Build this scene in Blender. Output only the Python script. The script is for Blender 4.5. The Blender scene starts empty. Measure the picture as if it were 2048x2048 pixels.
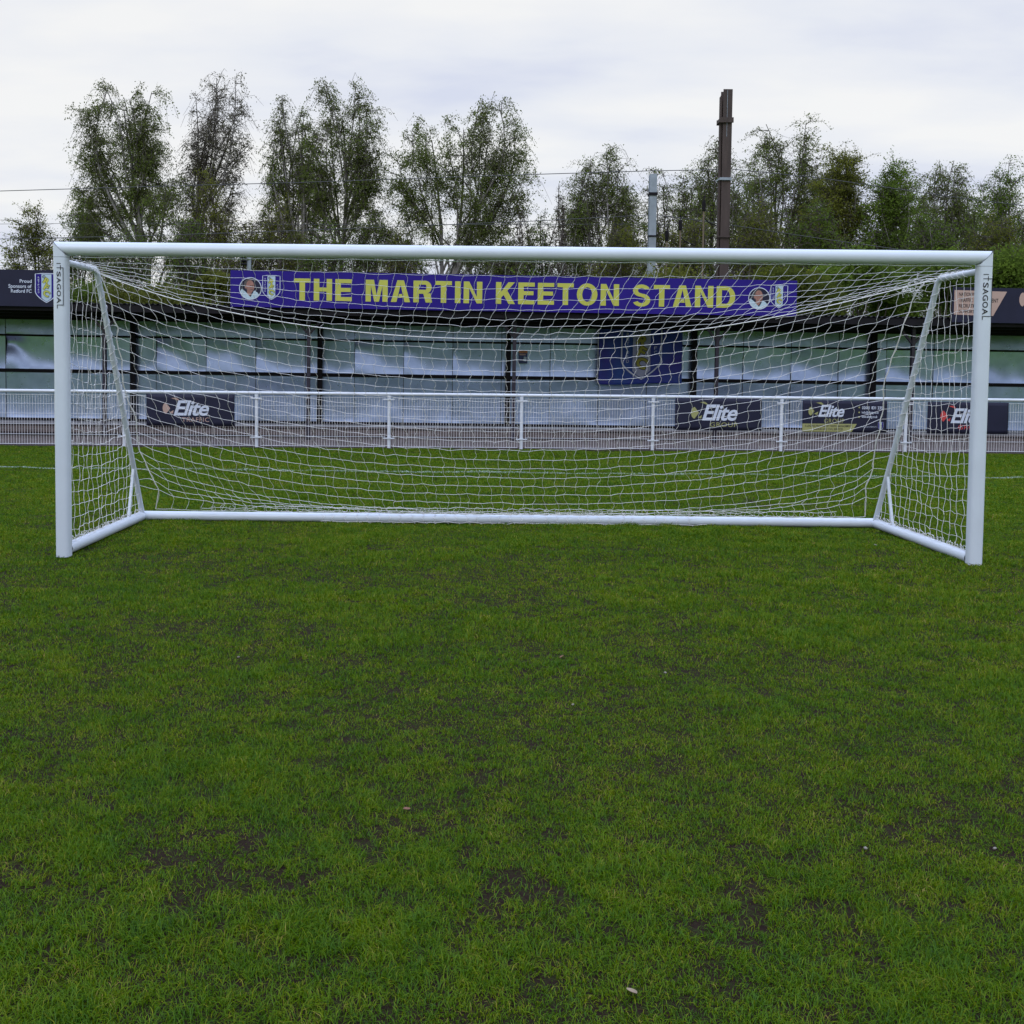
import bpy, math, random
import numpy as np
from mathutils import Vector, Matrix, Euler
random.seed(7); rng = np.random.default_rng(7)
S = bpy.context.scene
COL = S.collection
R = math.radians

# ------------------------------------------------------------------ camera
FPX = 2048.0; CXP, CYP = 930.35, 848.53
CAM = Vector((-0.4447, -8.303, 1.5221)); YAW, PITCH, ROLL = -0.0005, 0.0493, 0.0102
fw = Vector((math.sin(YAW)*math.cos(PITCH), math.cos(YAW)*math.cos(PITCH), -math.sin(PITCH)))
r0 = Vector((math.cos(YAW), -math.sin(YAW), 0)); u0 = r0.cross(fw)
RT = r0*math.cos(ROLL) + u0*math.sin(ROLL); UP = -r0*math.sin(ROLL) + u0*math.cos(ROLL)
cam_d = bpy.data.cameras.new('camera'); cam = bpy.data.objects.new('camera', cam_d); COL.objects.link(cam)
cam.matrix_world = Matrix(((RT.x, UP.x, -fw.x, CAM.x), (RT.y, UP.y, -fw.y, CAM.y), (RT.z, UP.z, -fw.z, CAM.z), (0, 0, 0, 1)))
cam_d.sensor_width = 36; cam_d.lens = 36*FPX/2048; cam_d.sensor_fit = 'HORIZONTAL'
cam_d.shift_x = (1024-CXP)/2048; cam_d.shift_y = -(1024-CYP)/2048
cam_d.clip_start = 0.05; cam_d.clip_end = 3000
S.camera = cam
def ray(px, py): return fw + RT*((px-CXP)/FPX) - UP*((py-CYP)/FPX)
def at(px, py, Y):
    d = ray(px, py); return CAM + d*((Y-CAM.y)/d.y)

# ------------------------------------------------------------------ world, sun, exposure
W = bpy.data.worlds.new('World'); S.world = W; W.use_nodes = True
nt = W.node_tree; N = nt.nodes; L = nt.links; N.clear()
out = N.new('ShaderNodeOutputWorld'); bg = N.new('ShaderNodeBackground')
sky = N.new('ShaderNodeTexSky'); sky.sky_type = 'NISHITA'; sky.sun_disc = False
SUN_EL, SUN_AZ = 40, 200
sky.sun_elevation = R(SUN_EL); sky.sun_rotation = R(SUN_AZ); sky.air_density = 1.2; sky.dust_density = 2.0
tc = N.new('ShaderNodeTexCoord'); sep = N.new('ShaderNodeSeparateXYZ')
L.new(tc.outputs['Generated'], sep.inputs[0])
mx = N.new('ShaderNodeMath'); mx.operation = 'MAXIMUM'; mx.inputs[1].default_value = 0.0; L.new(sep.outputs['Z'], mx.inputs[0])
ad = N.new('ShaderNodeMath'); ad.operation = 'ADD'; ad.inputs[1].default_value = 0.16; L.new(mx.outputs[0], ad.inputs[0])
dx = N.new('ShaderNodeMath'); dx.operation = 'DIVIDE'; L.new(sep.outputs['X'], dx.inputs[0]); L.new(ad.outputs[0], dx.inputs[1])
dy = N.new('ShaderNodeMath'); dy.operation = 'DIVIDE'; L.new(sep.outputs['Y'], dy.inputs[0]); L.new(ad.outputs[0], dy.inputs[1])
cmb = N.new('ShaderNodeCombineXYZ'); L.new(dx.outputs[0], cmb.inputs[0]); L.new(dy.outputs[0], cmb.inputs[1])
def wnoise(scale, detail, loc):
    mp = N.new('ShaderNodeMapping'); mp.inputs['Location'].default_value = loc
    mp.inputs['Scale'].default_value = (0.55, 1.0, 1.0); L.new(cmb.outputs[0], mp.inputs[0])
    n = N.new('ShaderNodeTexNoise'); n.inputs['Scale'].default_value = scale; n.inputs['Detail'].default_value = detail
    n.inputs['Roughness'].default_value = 0.5; L.new(mp.outputs[0], n.inputs['Vector']); return n
n1 = wnoise(1.9, 5, (1.7, 0.6, 0)); n2 = wnoise(0.5, 2, (4.2, 3.1, 0))
av = N.new('ShaderNodeMath'); av.operation = 'MULTIPLY_ADD'; av.inputs[1].default_value = 0.7
L.new(n1.outputs['Fac'], av.inputs[0])
sc2 = N.new('ShaderNodeMath'); sc2.operation = 'MULTIPLY'; sc2.inputs[1].default_value = 0.3; L.new(n2.outputs['Fac'], sc2.inputs[0])
L.new(sc2.outputs[0], av.inputs[2])
cr = N.new('ShaderNodeValToRGB'); L.new(av.outputs[0], cr.inputs[0])
e = cr.color_ramp.elements
e[0].position = 0.38; e[0].color = (7.1, 7.5, 8.9, 1)
e[1].position = 0.57; e[1].color = (9.5, 9.5, 9.5, 1)
m_ = cr.color_ramp.elements.new(0.46); m_.color = (8.4, 8.65, 9.3, 1)
mix = N.new('ShaderNodeMix'); mix.data_type = 'RGBA'; mix.inputs['Factor'].default_value = 0.93
L.new(sky.outputs[0], mix.inputs['A']); L.new(cr.outputs[0], mix.inputs['B'])
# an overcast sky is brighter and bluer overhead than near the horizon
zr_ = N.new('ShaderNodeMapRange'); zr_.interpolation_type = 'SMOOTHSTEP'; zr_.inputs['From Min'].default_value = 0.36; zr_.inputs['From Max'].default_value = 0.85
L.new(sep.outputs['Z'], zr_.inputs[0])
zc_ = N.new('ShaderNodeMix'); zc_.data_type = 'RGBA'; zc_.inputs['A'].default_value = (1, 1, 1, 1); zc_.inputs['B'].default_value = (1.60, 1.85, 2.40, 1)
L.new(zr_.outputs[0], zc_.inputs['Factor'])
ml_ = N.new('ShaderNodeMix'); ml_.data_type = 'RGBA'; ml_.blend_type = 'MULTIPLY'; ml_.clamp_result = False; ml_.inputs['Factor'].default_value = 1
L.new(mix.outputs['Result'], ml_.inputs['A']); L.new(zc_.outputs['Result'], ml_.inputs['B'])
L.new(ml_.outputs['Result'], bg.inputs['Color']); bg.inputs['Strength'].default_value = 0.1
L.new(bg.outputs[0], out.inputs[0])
sd = bpy.data.lights.new('sun', 'SUN'); sun = bpy.data.objects.new('sun', sd); COL.objects.link(sun)
sd.energy = 0.7; sd.angle = R(30); sd.color = (1.0, 0.97, 0.93)
sun.rotation_euler = (R(90-SUN_EL), 0, R(180-SUN_AZ))
sun.location = (0, -5, 30)
S.view_settings.view_transform = 'Standard'; S.view_settings.look = 'None'
S.view_settings.exposure = 0.0; S.view_settings.gamma = 1.0
try:
    S.cycles.max_bounces = 6; S.cycles.transparent_max_bounces = 4; S.cycles.use_denoising = True
except Exception: pass

# ------------------------------------------------------------------ helpers
def tag(o, label=None, cat=None, group=None, kind=None):
    if label: o['label'] = label
    if cat: o['category'] = cat
    if group: o['group'] = group
    if kind: o['kind'] = kind
    return o
def empty(name, loc=(0, 0, 0), rot=(0, 0, 0)):
    o = bpy.data.objects.new(name, None); COL.objects.link(o); o.location = loc; o.rotation_euler = rot
    o.empty_display_size = 0.2
    return o
def copy_tree(o, parent=None):
    c = o.copy(); COL.objects.link(c)
    if parent: c.parent = parent
    for ch in [x for x in bpy.data.objects if x.parent == o]: copy_tree(ch, c)
    return c
MATS = {}
def mat(name, col, rough=0.6, metal=0.0, var=0.12, scale=3.0, bump=0.0, bscale=60.0, spec=0.5, col2=None, stretch=None):
    """plain surface with mottled colour variation and fine bump"""
    if name in MATS: return MATS[name]
    m = bpy.data.materials.new(name); m.use_nodes = True; t = m.node_tree; b = t.nodes['Principled BSDF']
    b.inputs['Roughness'].default_value = rough; b.inputs['Metallic'].default_value = metal
    b.inputs['Specular IOR Level'].default_value = spec
    g = t.nodes.new('ShaderNodeTexCoord'); src = g.outputs['Object']
    if stretch:
        mp = t.nodes.new('ShaderNodeMapping'); mp.inputs['Scale'].default_value = stretch
        t.links.new(src, mp.inputs[0]); src = mp.outputs[0]
    n = t.nodes.new('ShaderNodeTexNoise'); n.inputs['Scale'].default_value = scale; n.inputs['Detail'].default_value = 6
    t.links.new(src, n.inputs['Vector'])
    c = t.nodes.new('ShaderNodeValToRGB'); t.links.new(n.outputs['Fac'], c.inputs[0])
    c2 = col2 or tuple(min(1, x*(1+var)) for x in col); c1 = tuple(x*(1-var) for x in col)
    c.color_ramp.elements[0].position = 0.33; c.color_ramp.elements[0].color = (*c1, 1)
    c.color_ramp.elements[1].position = 0.67; c.color_ramp.elements[1].color = (*c2, 1)
    t.links.new(c.outputs[0], b.inputs['Base Color'])
    if bump:
        n2 = t.nodes.new('ShaderNodeTexNoise'); n2.inputs['Scale'].default_value = bscale; n2.inputs['Detail'].default_value = 4
        t.links.new(src, n2.inputs['Vector'])
        bp = t.nodes.new('ShaderNodeBump'); bp.inputs['Strength'].default_value = bump; bp.inputs['Distance'].default_value = 0.02
        t.links.new(n2.outputs['Fac'], bp.inputs['Height']); t.links.new(bp.outputs[0], b.inputs['Normal'])
    MATS[name] = m; return m

class MB:
    """mesh collector; several materials in one mesh"""
    def __init__(s): s.v = []; s.f = []; s.m = []; s.mats = []; s.smooth = []
    def mi(s, m):
        if m not in s.mats: s.mats.append(m)
        return s.mats.index(m)
    def add(s, vs, fs, m, smooth=False):
        o = len(s.v); k = s.mi(m); s.v.extend([tuple(p) for p in vs])
        for f in fs: s.f.append(tuple(o+i for i in f)); s.m.append(k); s.smooth.append(smooth)
    def box(s, x0, x1, y0, y1, z0, z1, m):
        vs = [(x, y, z) for z in (z0, z1) for y in (y0, y1) for x in (x0, x1)]
        s.add(vs, [(0, 2, 3, 1), (4, 5, 7, 6), (0, 1, 5, 4), (2, 6, 7, 3), (0, 4, 6, 2), (1, 3, 7, 5)], m)
    def tube(s, pts, rad, m, n=8, caps=True, smooth=True):
        pts = [Vector(p) for p in pts]
        if not hasattr(rad, '__len__'): rad = [rad]*len(pts)
        vs = []; fs = []; ref = None
        for i, p in enumerate(pts):
            d = (pts[min(i+1, len(pts)-1)] - pts[max(i-1, 0)])
            if d.length < 1e-9: d = Vector((0, 0, 1))
            d.normalize()
            if ref is None: ref = Vector((0, 0, 1)) if abs(d.z) < 0.9 else Vector((0, 1, 0))
            a = d.cross(ref)
            if a.length < 1e-4: a = d.cross(Vector((1, 0, 0)))
            a.normalize(); b = d.cross(a); ref = -b if False else ref
            for k in range(n):
                t = 2*math.pi*k/n; vs.append(p + a*(rad[i]*math.cos(t)) + b*(rad[i]*math.sin(t)))
        for i in range(len(pts)-1):
            for k in range(n):
                k2 = (k+1) % n; fs.append((i*n+k, i*n+k2, (i+1)*n+k2, (i+1)*n+k))
        s.add(vs, fs, m, smooth)
        if caps: s.add(vs[:n], [tuple(range(n))[::-1]], m); s.add(vs[-n:], [tuple(range(n))], m)
    def bar(s, a, b, w, t, m):
        """rectangular bar from a to b, w across x/side, t the other way"""
        a = Vector(a); b = Vector(b); d = (b-a).normalized()
        u = d.cross(Vector((0, 1, 0)));
        if u.length < 1e-3: u = Vector((1, 0, 0))
        u.normalize(); v = d.cross(u)
        vs = [p + u*(w/2*i) + v*(t/2*j) for p in (a, b) for (i, j) in ((-1, -1), (1, -1), (1, 1), (-1, 1))]
        s.add(vs, [(0, 1, 2, 3), (7, 6, 5, 4), (0, 4, 5, 1), (1, 5, 6, 2), (2, 6, 7, 3), (3, 7, 4, 0)], m)
    def build(s, name, parent=None, bevel=0):
        me = bpy.data.meshes.new(name); me.from_pydata([tuple(p) for p in s.v], [], s.f)
        for m in s.mats: me.materials.append(m)
        me.polygons.foreach_set('material_index', s.m); me.polygons.foreach_set('use_smooth', s.smooth); me.update()
        o = bpy.data.objects.new(name, me); COL.objects.link(o)
        if parent: o.parent = parent
        if bevel:
            bv = o.modifiers.new('b', 'BEVEL'); bv.width = bevel; bv.segments = 2; bv.limit_method = 'ANGLE'
        return o

# flat printed graphics: 2D shapes laid on a board's front (local plane x right, z up, front towards -y)
_tc = {}
def text2d(txt, bold=0.0, shear=0.0, space=1.0):
    key = (txt, bold, shear, space)
    if key in _tc: return _tc[key]
    c = bpy.data.curves.new('t', 'FONT'); c.body = txt; c.size = 1; c.offset = bold; c.resolution_u = 3
    c.space_character = space; c.fill_mode = 'FRONT'; c.shear = shear
    o = bpy.data.objects.new('t', c); COL.objects.link(o)
    dg = bpy.context.evaluated_depsgraph_get(); me = bpy.data.meshes.new_from_object(o.evaluated_get(dg))
    vs = np.array([(v.co.x, v.co.y) for v in me.vertices]); fs = [tuple(p.vertices) for p in me.polygons]
    bpy.data.objects.remove(o); bpy.data.curves.remove(c); bpy.data.meshes.remove(me)
    _tc[key] = (vs, fs); return _tc[key]
def put_text(mb, txt, x0, x1, z0, z1, y, m, bold=0.02, shear=0.0, space=1.0, warp=None, ref=None):
    """text fitted to a box; ref='H' keeps the height of capitals when letters hang below"""
    vs, fs = text2d(txt, bold, shear, space)
    lo, hi = vs.min(0), vs.max(0)
    if ref: r_, _ = text2d(ref, bold, shear, space); lo = np.array((lo[0], r_.min(0)[1])); hi = np.array((hi[0], r_.max(0)[1]))
    q = (vs-lo)/(hi-lo); P = [(x0+(x1-x0)*a, y, z0+(z1-z0)*b) for a, b in q]
    if warp: P = [warp(p) for p in P]
    mb.add(P, fs, m)
def put_poly(mb, pts, y, m, warp=None):
    P = [(a, y, b) for a, b in pts]
    if warp: P = [warp(p) for p in P]
    mb.add(P, [tuple(range(len(P)))], m)
def put_ring(mb, pts, w, y, m, warp=None, closed=True):
    n = len(pts); P = [Vector((a, b)) for a, b in pts]; inn = []; outp = []
    for i in range(n):
        a = P[i-1] if (closed or i) else P[i]; b = P[(i+1) % n] if (closed or i < n-1) else P[i]
        d = (b-a).normalized(); nn = Vector((-d.y, d.x)); inn.append(P[i]+nn*w/2); outp.append(P[i]-nn*w/2)
    vs = [(p.x, y, p.y) for p in inn+outp]
    if warp: vs = [warp(p) for p in vs]
    k = n if closed else n-1
    mb.add(vs, [(i, (i+1) % n, n+(i+1) % n, n+i) for i in range(k)], m)

# ------------------------------------------------------------------ materials
M_white = mat('white_powder_coat', (0.58, 0.64, 0.74), 0.32, 0, 0.03, 4, 0.03, 30)
M_white2 = mat('white_painted_steel', (0.62, 0.66, 0.75), 0.4, 0, 0.06, 5)
M_net = mat('net_cord', (0.84, 0.83, 0.86), 0.75, 0, 0.05, 20)
M_black = mat('black_vinyl', (0.012, 0.012, 0.02), 0.5)
M_seam = mat('joint_gap', (0.10, 0.11, 0.13), 0.8)
M_dark = mat('dark_steel', (0.006, 0.005, 0.009), 0.6, 0, 0.3, spec=0.2)
M_roof = mat('dark_roof_sheet', (0.008, 0.007, 0.011), 0.7, 0, 0.4, 2, spec=0.2)
M_navy = mat('navy_vinyl', (0.017, 0.018, 0.042), 0.6, 0, 0.08, spec=0.2)
M_blue = mat('royal_blue_vinyl', (0.022, 0.011, 0.200), 0.6, 0, 0.06, spec=0.15)
M_yel = mat('yellow_print', (0.46, 0.47, 0.075), 0.5, 0, 0.04)
M_wht = mat('white_print', (0.55, 0.60, 0.76), 0.5, 0, 0.04)
M_pale = mat('pale_blue_print', (0.42, 0.54, 0.66), 0.5, 0, 0.04)
M_tan = mat('tan_print', (0.44, 0.30, 0.27), 0.5, 0, 0.04)
M_olive = mat('olive_print', (0.31, 0.31, 0.13), 0.5, 0, 0.04)
M_red = mat('red_print', (0.52, 0.05, 0.055), 0.5, 0, 0.04)
M_skin = mat('skin_print', (0.30, 0.145, 0.12), 0.5, 0, 0.25, 18)
M_hair = mat('hair_print', (0.075, 0.06, 0.065), 0.5, 0, 0.3, 30)
M_shirt = mat('shirt_print', (0.42, 0.55, 0.66), 0.5, 0, 0.08, 20)
M_conc = mat('terrace_concrete', (0.125, 0.102, 0.105), 0.9, 0, 0.22, 1.6, 0.3, 30)
M_conc2 = mat('path_concrete', (0.115, 0.092, 0.092), 0.9, 0, 0.25, 1.2, 0.3, 30)
M_lit_ledge = mat('lit_ledge_concrete', (0.27, 0.28, 0.33), 0.8, 0, 0.15, 2)  # top tread: light falling on it is put into a paler colour
M_soil = mat('dark_soil', (0.040, 0.026, 0.024), 0.95, 0, 0.4, 9, 0.8, 40)
M_rust = mat('weathered_brown_steel', (0.052, 0.036, 0.034), 0.75, 0.1, 0.3, 1.2, 0.1, 20, stretch=(3, 3, .5))
M_galv = mat('galvanised_steel', (0.26, 0.30, 0.36), 0.5, 0.3, 0.16, 2.2)
M_wire = mat('wire_cable', (0.05, 0.05, 0.06), 0.6)
M_bark = mat('birch_bark', (0.13, 0.115, 0.115), 0.9, 0, 0.45, 1.5, col2=(0.30, 0.28, 0.28))
M_twig = mat('dark_twig', (0.075, 0.060, 0.058), 0.9)

# leaves and grass: hue picked per face group from a stored random value
def leafmat(name, cols, trans=0.45):
    m = bpy.data.materials.new(name); m.use_nodes = True; t = m.node_tree; t.nodes.clear()
    o = t.nodes.new('ShaderNodeOutputMaterial'); a = t.nodes.new('ShaderNodeAttribute'); a.attribute_name = 'rnd'
    c = t.nodes.new('ShaderNodeValToRGB'); t.links.new(a.outputs['Fac'], c.inputs[0])
    els = c.color_ramp.elements; n = len(cols)
    els[0].color = (*cols[0], 1); els[1].color = (*cols[-1], 1)
    for i in range(1, n-1): x = els.new(i/(n-1)); x.color = (*cols[i], 1)
    d = t.nodes.new('ShaderNodeBsdfDiffuse'); tr = t.nodes.new('ShaderNodeBsdfTranslucent'); mx = t.nodes.new('ShaderNodeMixShader')
    mx.inputs[0].default_value = trans
    t.links.new(c.outputs[0], d.inputs[0]); t.links.new(c.outputs[0], tr.inputs[0])
    t.links.new(d.outputs[0], mx.inputs[1]); t.links.new(tr.outputs[0], mx.inputs[2]); t.links.new(mx.outputs[0], o.inputs[0])
    return m
ML_birch = leafmat('birch_leaves', [(0.090, 0.100, 0.048), (0.132, 0.158, 0.048), (0.155, 0.215, 0.044)])
ML_green = leafmat('fresh_green_leaves', [(0.074, 0.105, 0.030), (0.115, 0.175, 0.032), (0.170, 0.245, 0.038)])
ML_olive = leafmat('yellow_green_leaves', [(0.085, 0.095, 0.028), (0.140, 0.155, 0.032), (0.210, 0.225, 0.040)])
ML_bare = leafmat('sparse_brown_buds', [(0.10, 0.085, 0.07), (0.12, 0.11, 0.075), (0.13, 0.14, 0.06)])

def grass_material(blade):
    m = bpy.data.materials.new('grass_blades' if blade else 'turf_soil'); m.use_nodes = True; t = m.node_tree; t.nodes.clear()
    nn = t.nodes.new; ln = t.links.new
    o = nn('ShaderNodeOutputMaterial'); g = nn('ShaderNodeNewGeometry')
    def noise(scale, det=3, rough=0.55):
        n = nn('ShaderNodeTexNoise'); n.inputs['Scale'].default_value = scale; n.inputs['Detail'].default_value = det
        n.inputs['Roughness'].default_value = rough; ln(g.outputs['Position'], n.inputs['Vector']); return n.outputs['Fac']
    def math_(op, a, b, c=None):
        q = nn('ShaderNodeMath'); q.operation = op
        for i, v in enumerate((a, b, c)):
            if v is None: continue
            if isinstance(v, (int, float)): q.inputs[i].default_value = v
            else: ln(v, q.inputs[i])
        return q.outputs[0]
    def ramp(f, els):
        c = nn('ShaderNodeValToRGB'); ln(f, c.inputs[0]); e = c.color_ramp.elements
        e[0].position, e[0].color = els[0][0], (*els[0][1], 1); e[1].position, e[1].color = els[-1][0], (*els[-1][1], 1)
        for p, q in els[1:-1]: x = e.new(p); x.color = (*q, 1)
        return c.outputs[0]
    patch = noise(4.2, 7, 0.74); big = noise(0.45, 3); 
    if blade:
        a = nn('ShaderNodeAttribute'); a.attribute_name = 'rnd'; rn = a.outputs['Fac']
    else:
        rn = noise(70, 3, 0.7)
    f = math_('MULTIPLY', patch, 1.20); f = math_('MULTIPLY_ADD', rn, 0.46 if blade else 0.5, f); f = math_('MULTIPLY_ADD', big, 0.35, f)
    f = math_('SUBTRACT', f, 0.56 if blade else 0.58)
    col = ramp(f, [(0.04, (0.031, 0.086, 0.009)), (0.30, (0.060, 0.143, 0.003)), (0.56, (0.114, 0.192, 0.001)),
                   (0.80, (0.188, 0.220, 0.002)), (1.0, (0.330, 0.255, 0.080))])
    if blade:
        d = nn('ShaderNodeBsdfDiffuse'); tr = nn('ShaderNodeBsdfTranslucent'); gl = nn('ShaderNodeBsdfGlossy')
        gl.inputs['Roughness'].default_value = 0.45; gl.inputs['Color'].default_value = (0.8, 0.9, 1, 1)
        mx = nn('ShaderNodeMixShader'); mx.inputs[0].default_value = 0.3; ln(col, d.inputs[0]); ln(col, tr.inputs[0])
        ln(d.outputs[0], mx.inputs[1]); ln(tr.outputs[0], mx.inputs[2])
        m2 = nn('ShaderNodeMixShader'); m2.inputs[0].default_value = 0.012; ln(mx.outputs[0], m2.inputs[1]); ln(gl.outputs[0], m2.inputs[2])
        ln(m2.outputs[0], o.inputs[0])
    else:
        # soil and thatch between blades, blending to turf colour where blades are no longer modelled
        soil = ramp(noise(38, 5, 0.7), [(0.3, (0.013, 0.008, 0.006)), (0.5, (0.023, 0.014, 0.010)), (0.62, (0.022, 0.030, 0.008)), (0.75, (0.050, 0.042, 0.020))])
        sep = nn('ShaderNodeSeparateXYZ'); ln(g.outputs['Position'], sep.inputs[0])
        ax = math_('ABSOLUTE', math_('ADD', sep.outputs['X'], 0.4447), 0.0)
        edge = math_('MULTIPLY_ADD', sep.outputs['Y'], 0.56, 8.303*0.56+2.6-0.35)
        far = math_('MAXIMUM', math_('MULTIPLY', math_('SUBTRACT', ax, edge), 2.5), math_('SUBTRACT', sep.outputs['Y'], 14.0))
        far = math_('MAXIMUM', far, math_('MULTIPLY', math_('SUBTRACT', -6.9, sep.outputs['Y']), 3.0))
        cl = nn('ShaderNodeClamp'); ln(far, cl.inputs[0])
        mc = nn('ShaderNodeMix'); mc.data_type = 'RGBA'; ln(cl.outputs[0], mc.inputs['Factor']); ln(soil, mc.inputs['A']); ln(col, mc.inputs['B'])
        b = nn('ShaderNodeBsdfPrincipled'); b.inputs['Roughness'].default_value = 0.95; b.inputs['Specular IOR Level'].default_value = 0.1
        bp = nn('ShaderNodeBump'); bp.inputs['Strength'].default_value = 0.7; bp.inputs['Distance'].default_value = 0.02
        ln(noise(45, 6, 0.7), bp.inputs['Height']); ln(bp.outputs[0], b.inputs['Normal'])
        ln(mc.outputs['Result'], b.inputs['Base Color']); ln(b.outputs[0], o.inputs[0])
    return m

# ------------------------------------------------------------------ ground
def vnoise(x, y, s, seed):
    """smooth value noise for arrays"""
    r = np.random.default_rng(seed); T = r.random((256, 256)); X = x*s+1000; Y = y*s+1000
    i = np.floor(X).astype(int); j = np.floor(Y).astype(int); fx = X-i; fy = Y-j
    fx = fx*fx*(3-2*fx); fy = fy*fy*(3-2*fy); i &= 255; j &= 255; i2 = (i+1) & 255; j2 = (j+1) & 255
    return (T[i, j]*(1-fx)+T[i2, j]*fx)*(1-fy)+(T[i, j2]*(1-fx)+T[i2, j2]*fx)*fy
def gheight(x, y):
    return 0.022*(vnoise(x, y, 0.9, 3)-0.5) + 0.016*(vnoise(x, y, 3.3, 4)-0.5)
FENCE_Y = 12.42
gm = MB(); gmat = grass_material(False)
# near field as a fine sheet, one skirt to the horizon around it
nx, ny = 150, 150
xs = np.linspace(-22, 22, nx+1); ys = np.linspace(-12, 12.1, ny+1)
gv = []
for yv in ys:
    for xv in xs:
        edge = min(1, max(0, min(22-abs(xv), yv+12, 12.1-yv)/1.0))
        gv.append((xv, yv, float(gheight(np.array(xv), np.array(yv)))*edge))
gf = [(j*(nx+1)+i, j*(nx+1)+i+1, (j+1)*(nx+1)+i+1, (j+1)*(nx+1)+i) for j in range(ny) for i in range(nx)]
gm.add(gv, gf, gmat, True)
B = 1500
for (x0, x1, y0, y1) in ((-B, B, -B, -12), (-B, -22, -12, 12.1), (22, B, -12, 12.1), (-B, B, 12.1, B)):
    gm.add([(x0, y0, 0), (x1, y0, 0), (x1, y1, 0), (x0, y1, 0)], [(0, 1, 2, 3)], gmat)
tag(gm.build('ground'), kind='structure')
# strip of bare soil under the fence, then the concrete path in front of the stand
def fx_y(x): return FENCE_Y + 0.03*x
pb = MB(); pb.add([(-24, fx_y(-24)-0.16, 0.006), (24, fx_y(24)-0.16, 0.006), (24, fx_y(24)+0.3, 0.006), (-24, fx_y(-24)+0.3, 0.006)], [(0, 1, 2, 3)], M_soil)
tag(pb.build('soil_strip'), kind='structure')
pb = MB(); pb.add([(-24, fx_y(-24)+0.3, 0.012), (24, fx_y(24)+0.3, 0.012), (24, 17.6, 0.012), (-24, 17.6, 0.012)], [(0, 1, 2, 3)], M_conc2)
tag(pb.build('path'), kind='structure')

# grass blades
LINE_Y = 7.42
def blades(n, x, y, d, seg2):
    """x,y base positions, d distance from camera; returns verts/faces arrays"""
    n = len(x); r = rng
    z = gheight(x, y)
    tall = 0.5+0.9*vnoise(x, y, 5.0, 11)*vnoise(x, y, 1.3, 12)*2+.5*(vnoise(x, y, 19, 13)-.4)
    L_ = (0.012+0.019*r.random(n)**1.5)*tall*np.clip(d/7, 1, 1.5)**0.5
    wdt = 0.0023*np.maximum(1, (d/3.6))**0.95*(0.7+0.6*r.random(n))
    lean_dir = 2*math.pi*(vnoise(x, y, 9.0, 21)*2.2+r.random(n)*0.85+vnoise(x, y, 0.7, 22))
    lean = (0.35+1.5*r.random(n))
    ux = np.cos(lean_dir); uy = np.sin(lean_dir)
    fa = r.random(n)*math.pi*2; wx = np.cos(fa)*wdt/2; wy = np.sin(fa)*wdt/2
    mxp = x+ux*L_*0.35*lean; myp = y+uy*L_*0.35*lean; mz = z+L_*(0.66-.12*lean)
    tx = x+ux*L_*1.05*lean; ty = y+uy*L_*1.05*lean; tz = z+L_*(1.0-0.42*lean)
    return z, wx, wy, mxp, myp, mz, tx, ty, tz
def blade_object(name, x, y, d, m, kind, z_off=0.0):
    n = len(x); z, wx, wy, mxp, myp, mz, tx, ty, tz = blades(n, x, y, d, True)
    V = np.empty((n, 5, 3), np.float32)
    V[:, 0] = np.stack([x-wx, y-wy, z-0.003], 1); V[:, 1] = np.stack([x+wx, y+wy, z-0.003], 1)
    V[:, 2] = np.stack([mxp+wx*.8, myp+wy*.8, mz], 1); V[:, 3] = np.stack([mxp-wx*.8, myp-wy*.8, mz], 1)
    V[:, 4] = np.stack([tx, ty, tz], 1)
    me = bpy.data.meshes.new(name); me.vertices.add(n*5); me.vertices.foreach_set('co', V.ravel())
    base = (np.arange(n)*5)[:, None]
    li = (base+np.array([0, 1, 2, 3, 3, 2, 4])[None]).astype(np.int32).ravel()
    me.loops.add(n*7); me.loops.foreach_set('vertex_index', li)
    ls = (np.arange(n)*7)[:, None]+np.array([0, 4])[None]
    me.polygons.add(n*2); me.polygons.foreach_set('loop_start', ls.astype(np.int32).ravel())
    me.update(calc_edges=True); me.validate()
    rv = np.clip(rng.normal(0.5, 0.26, n), 0, 1)
    dead = rng.random(n) < 0.07; rv[dead] = 1.35
    a = me.attributes.new('rnd', 'FLOAT', 'POINT'); a.data.foreach_set('value', np.repeat(rv, 5).astype(np.float32))
    me.materials.append(m); o = bpy.data.objects.new(name, me); COL.objects.link(o); tag(o, kind=kind); return o
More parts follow.
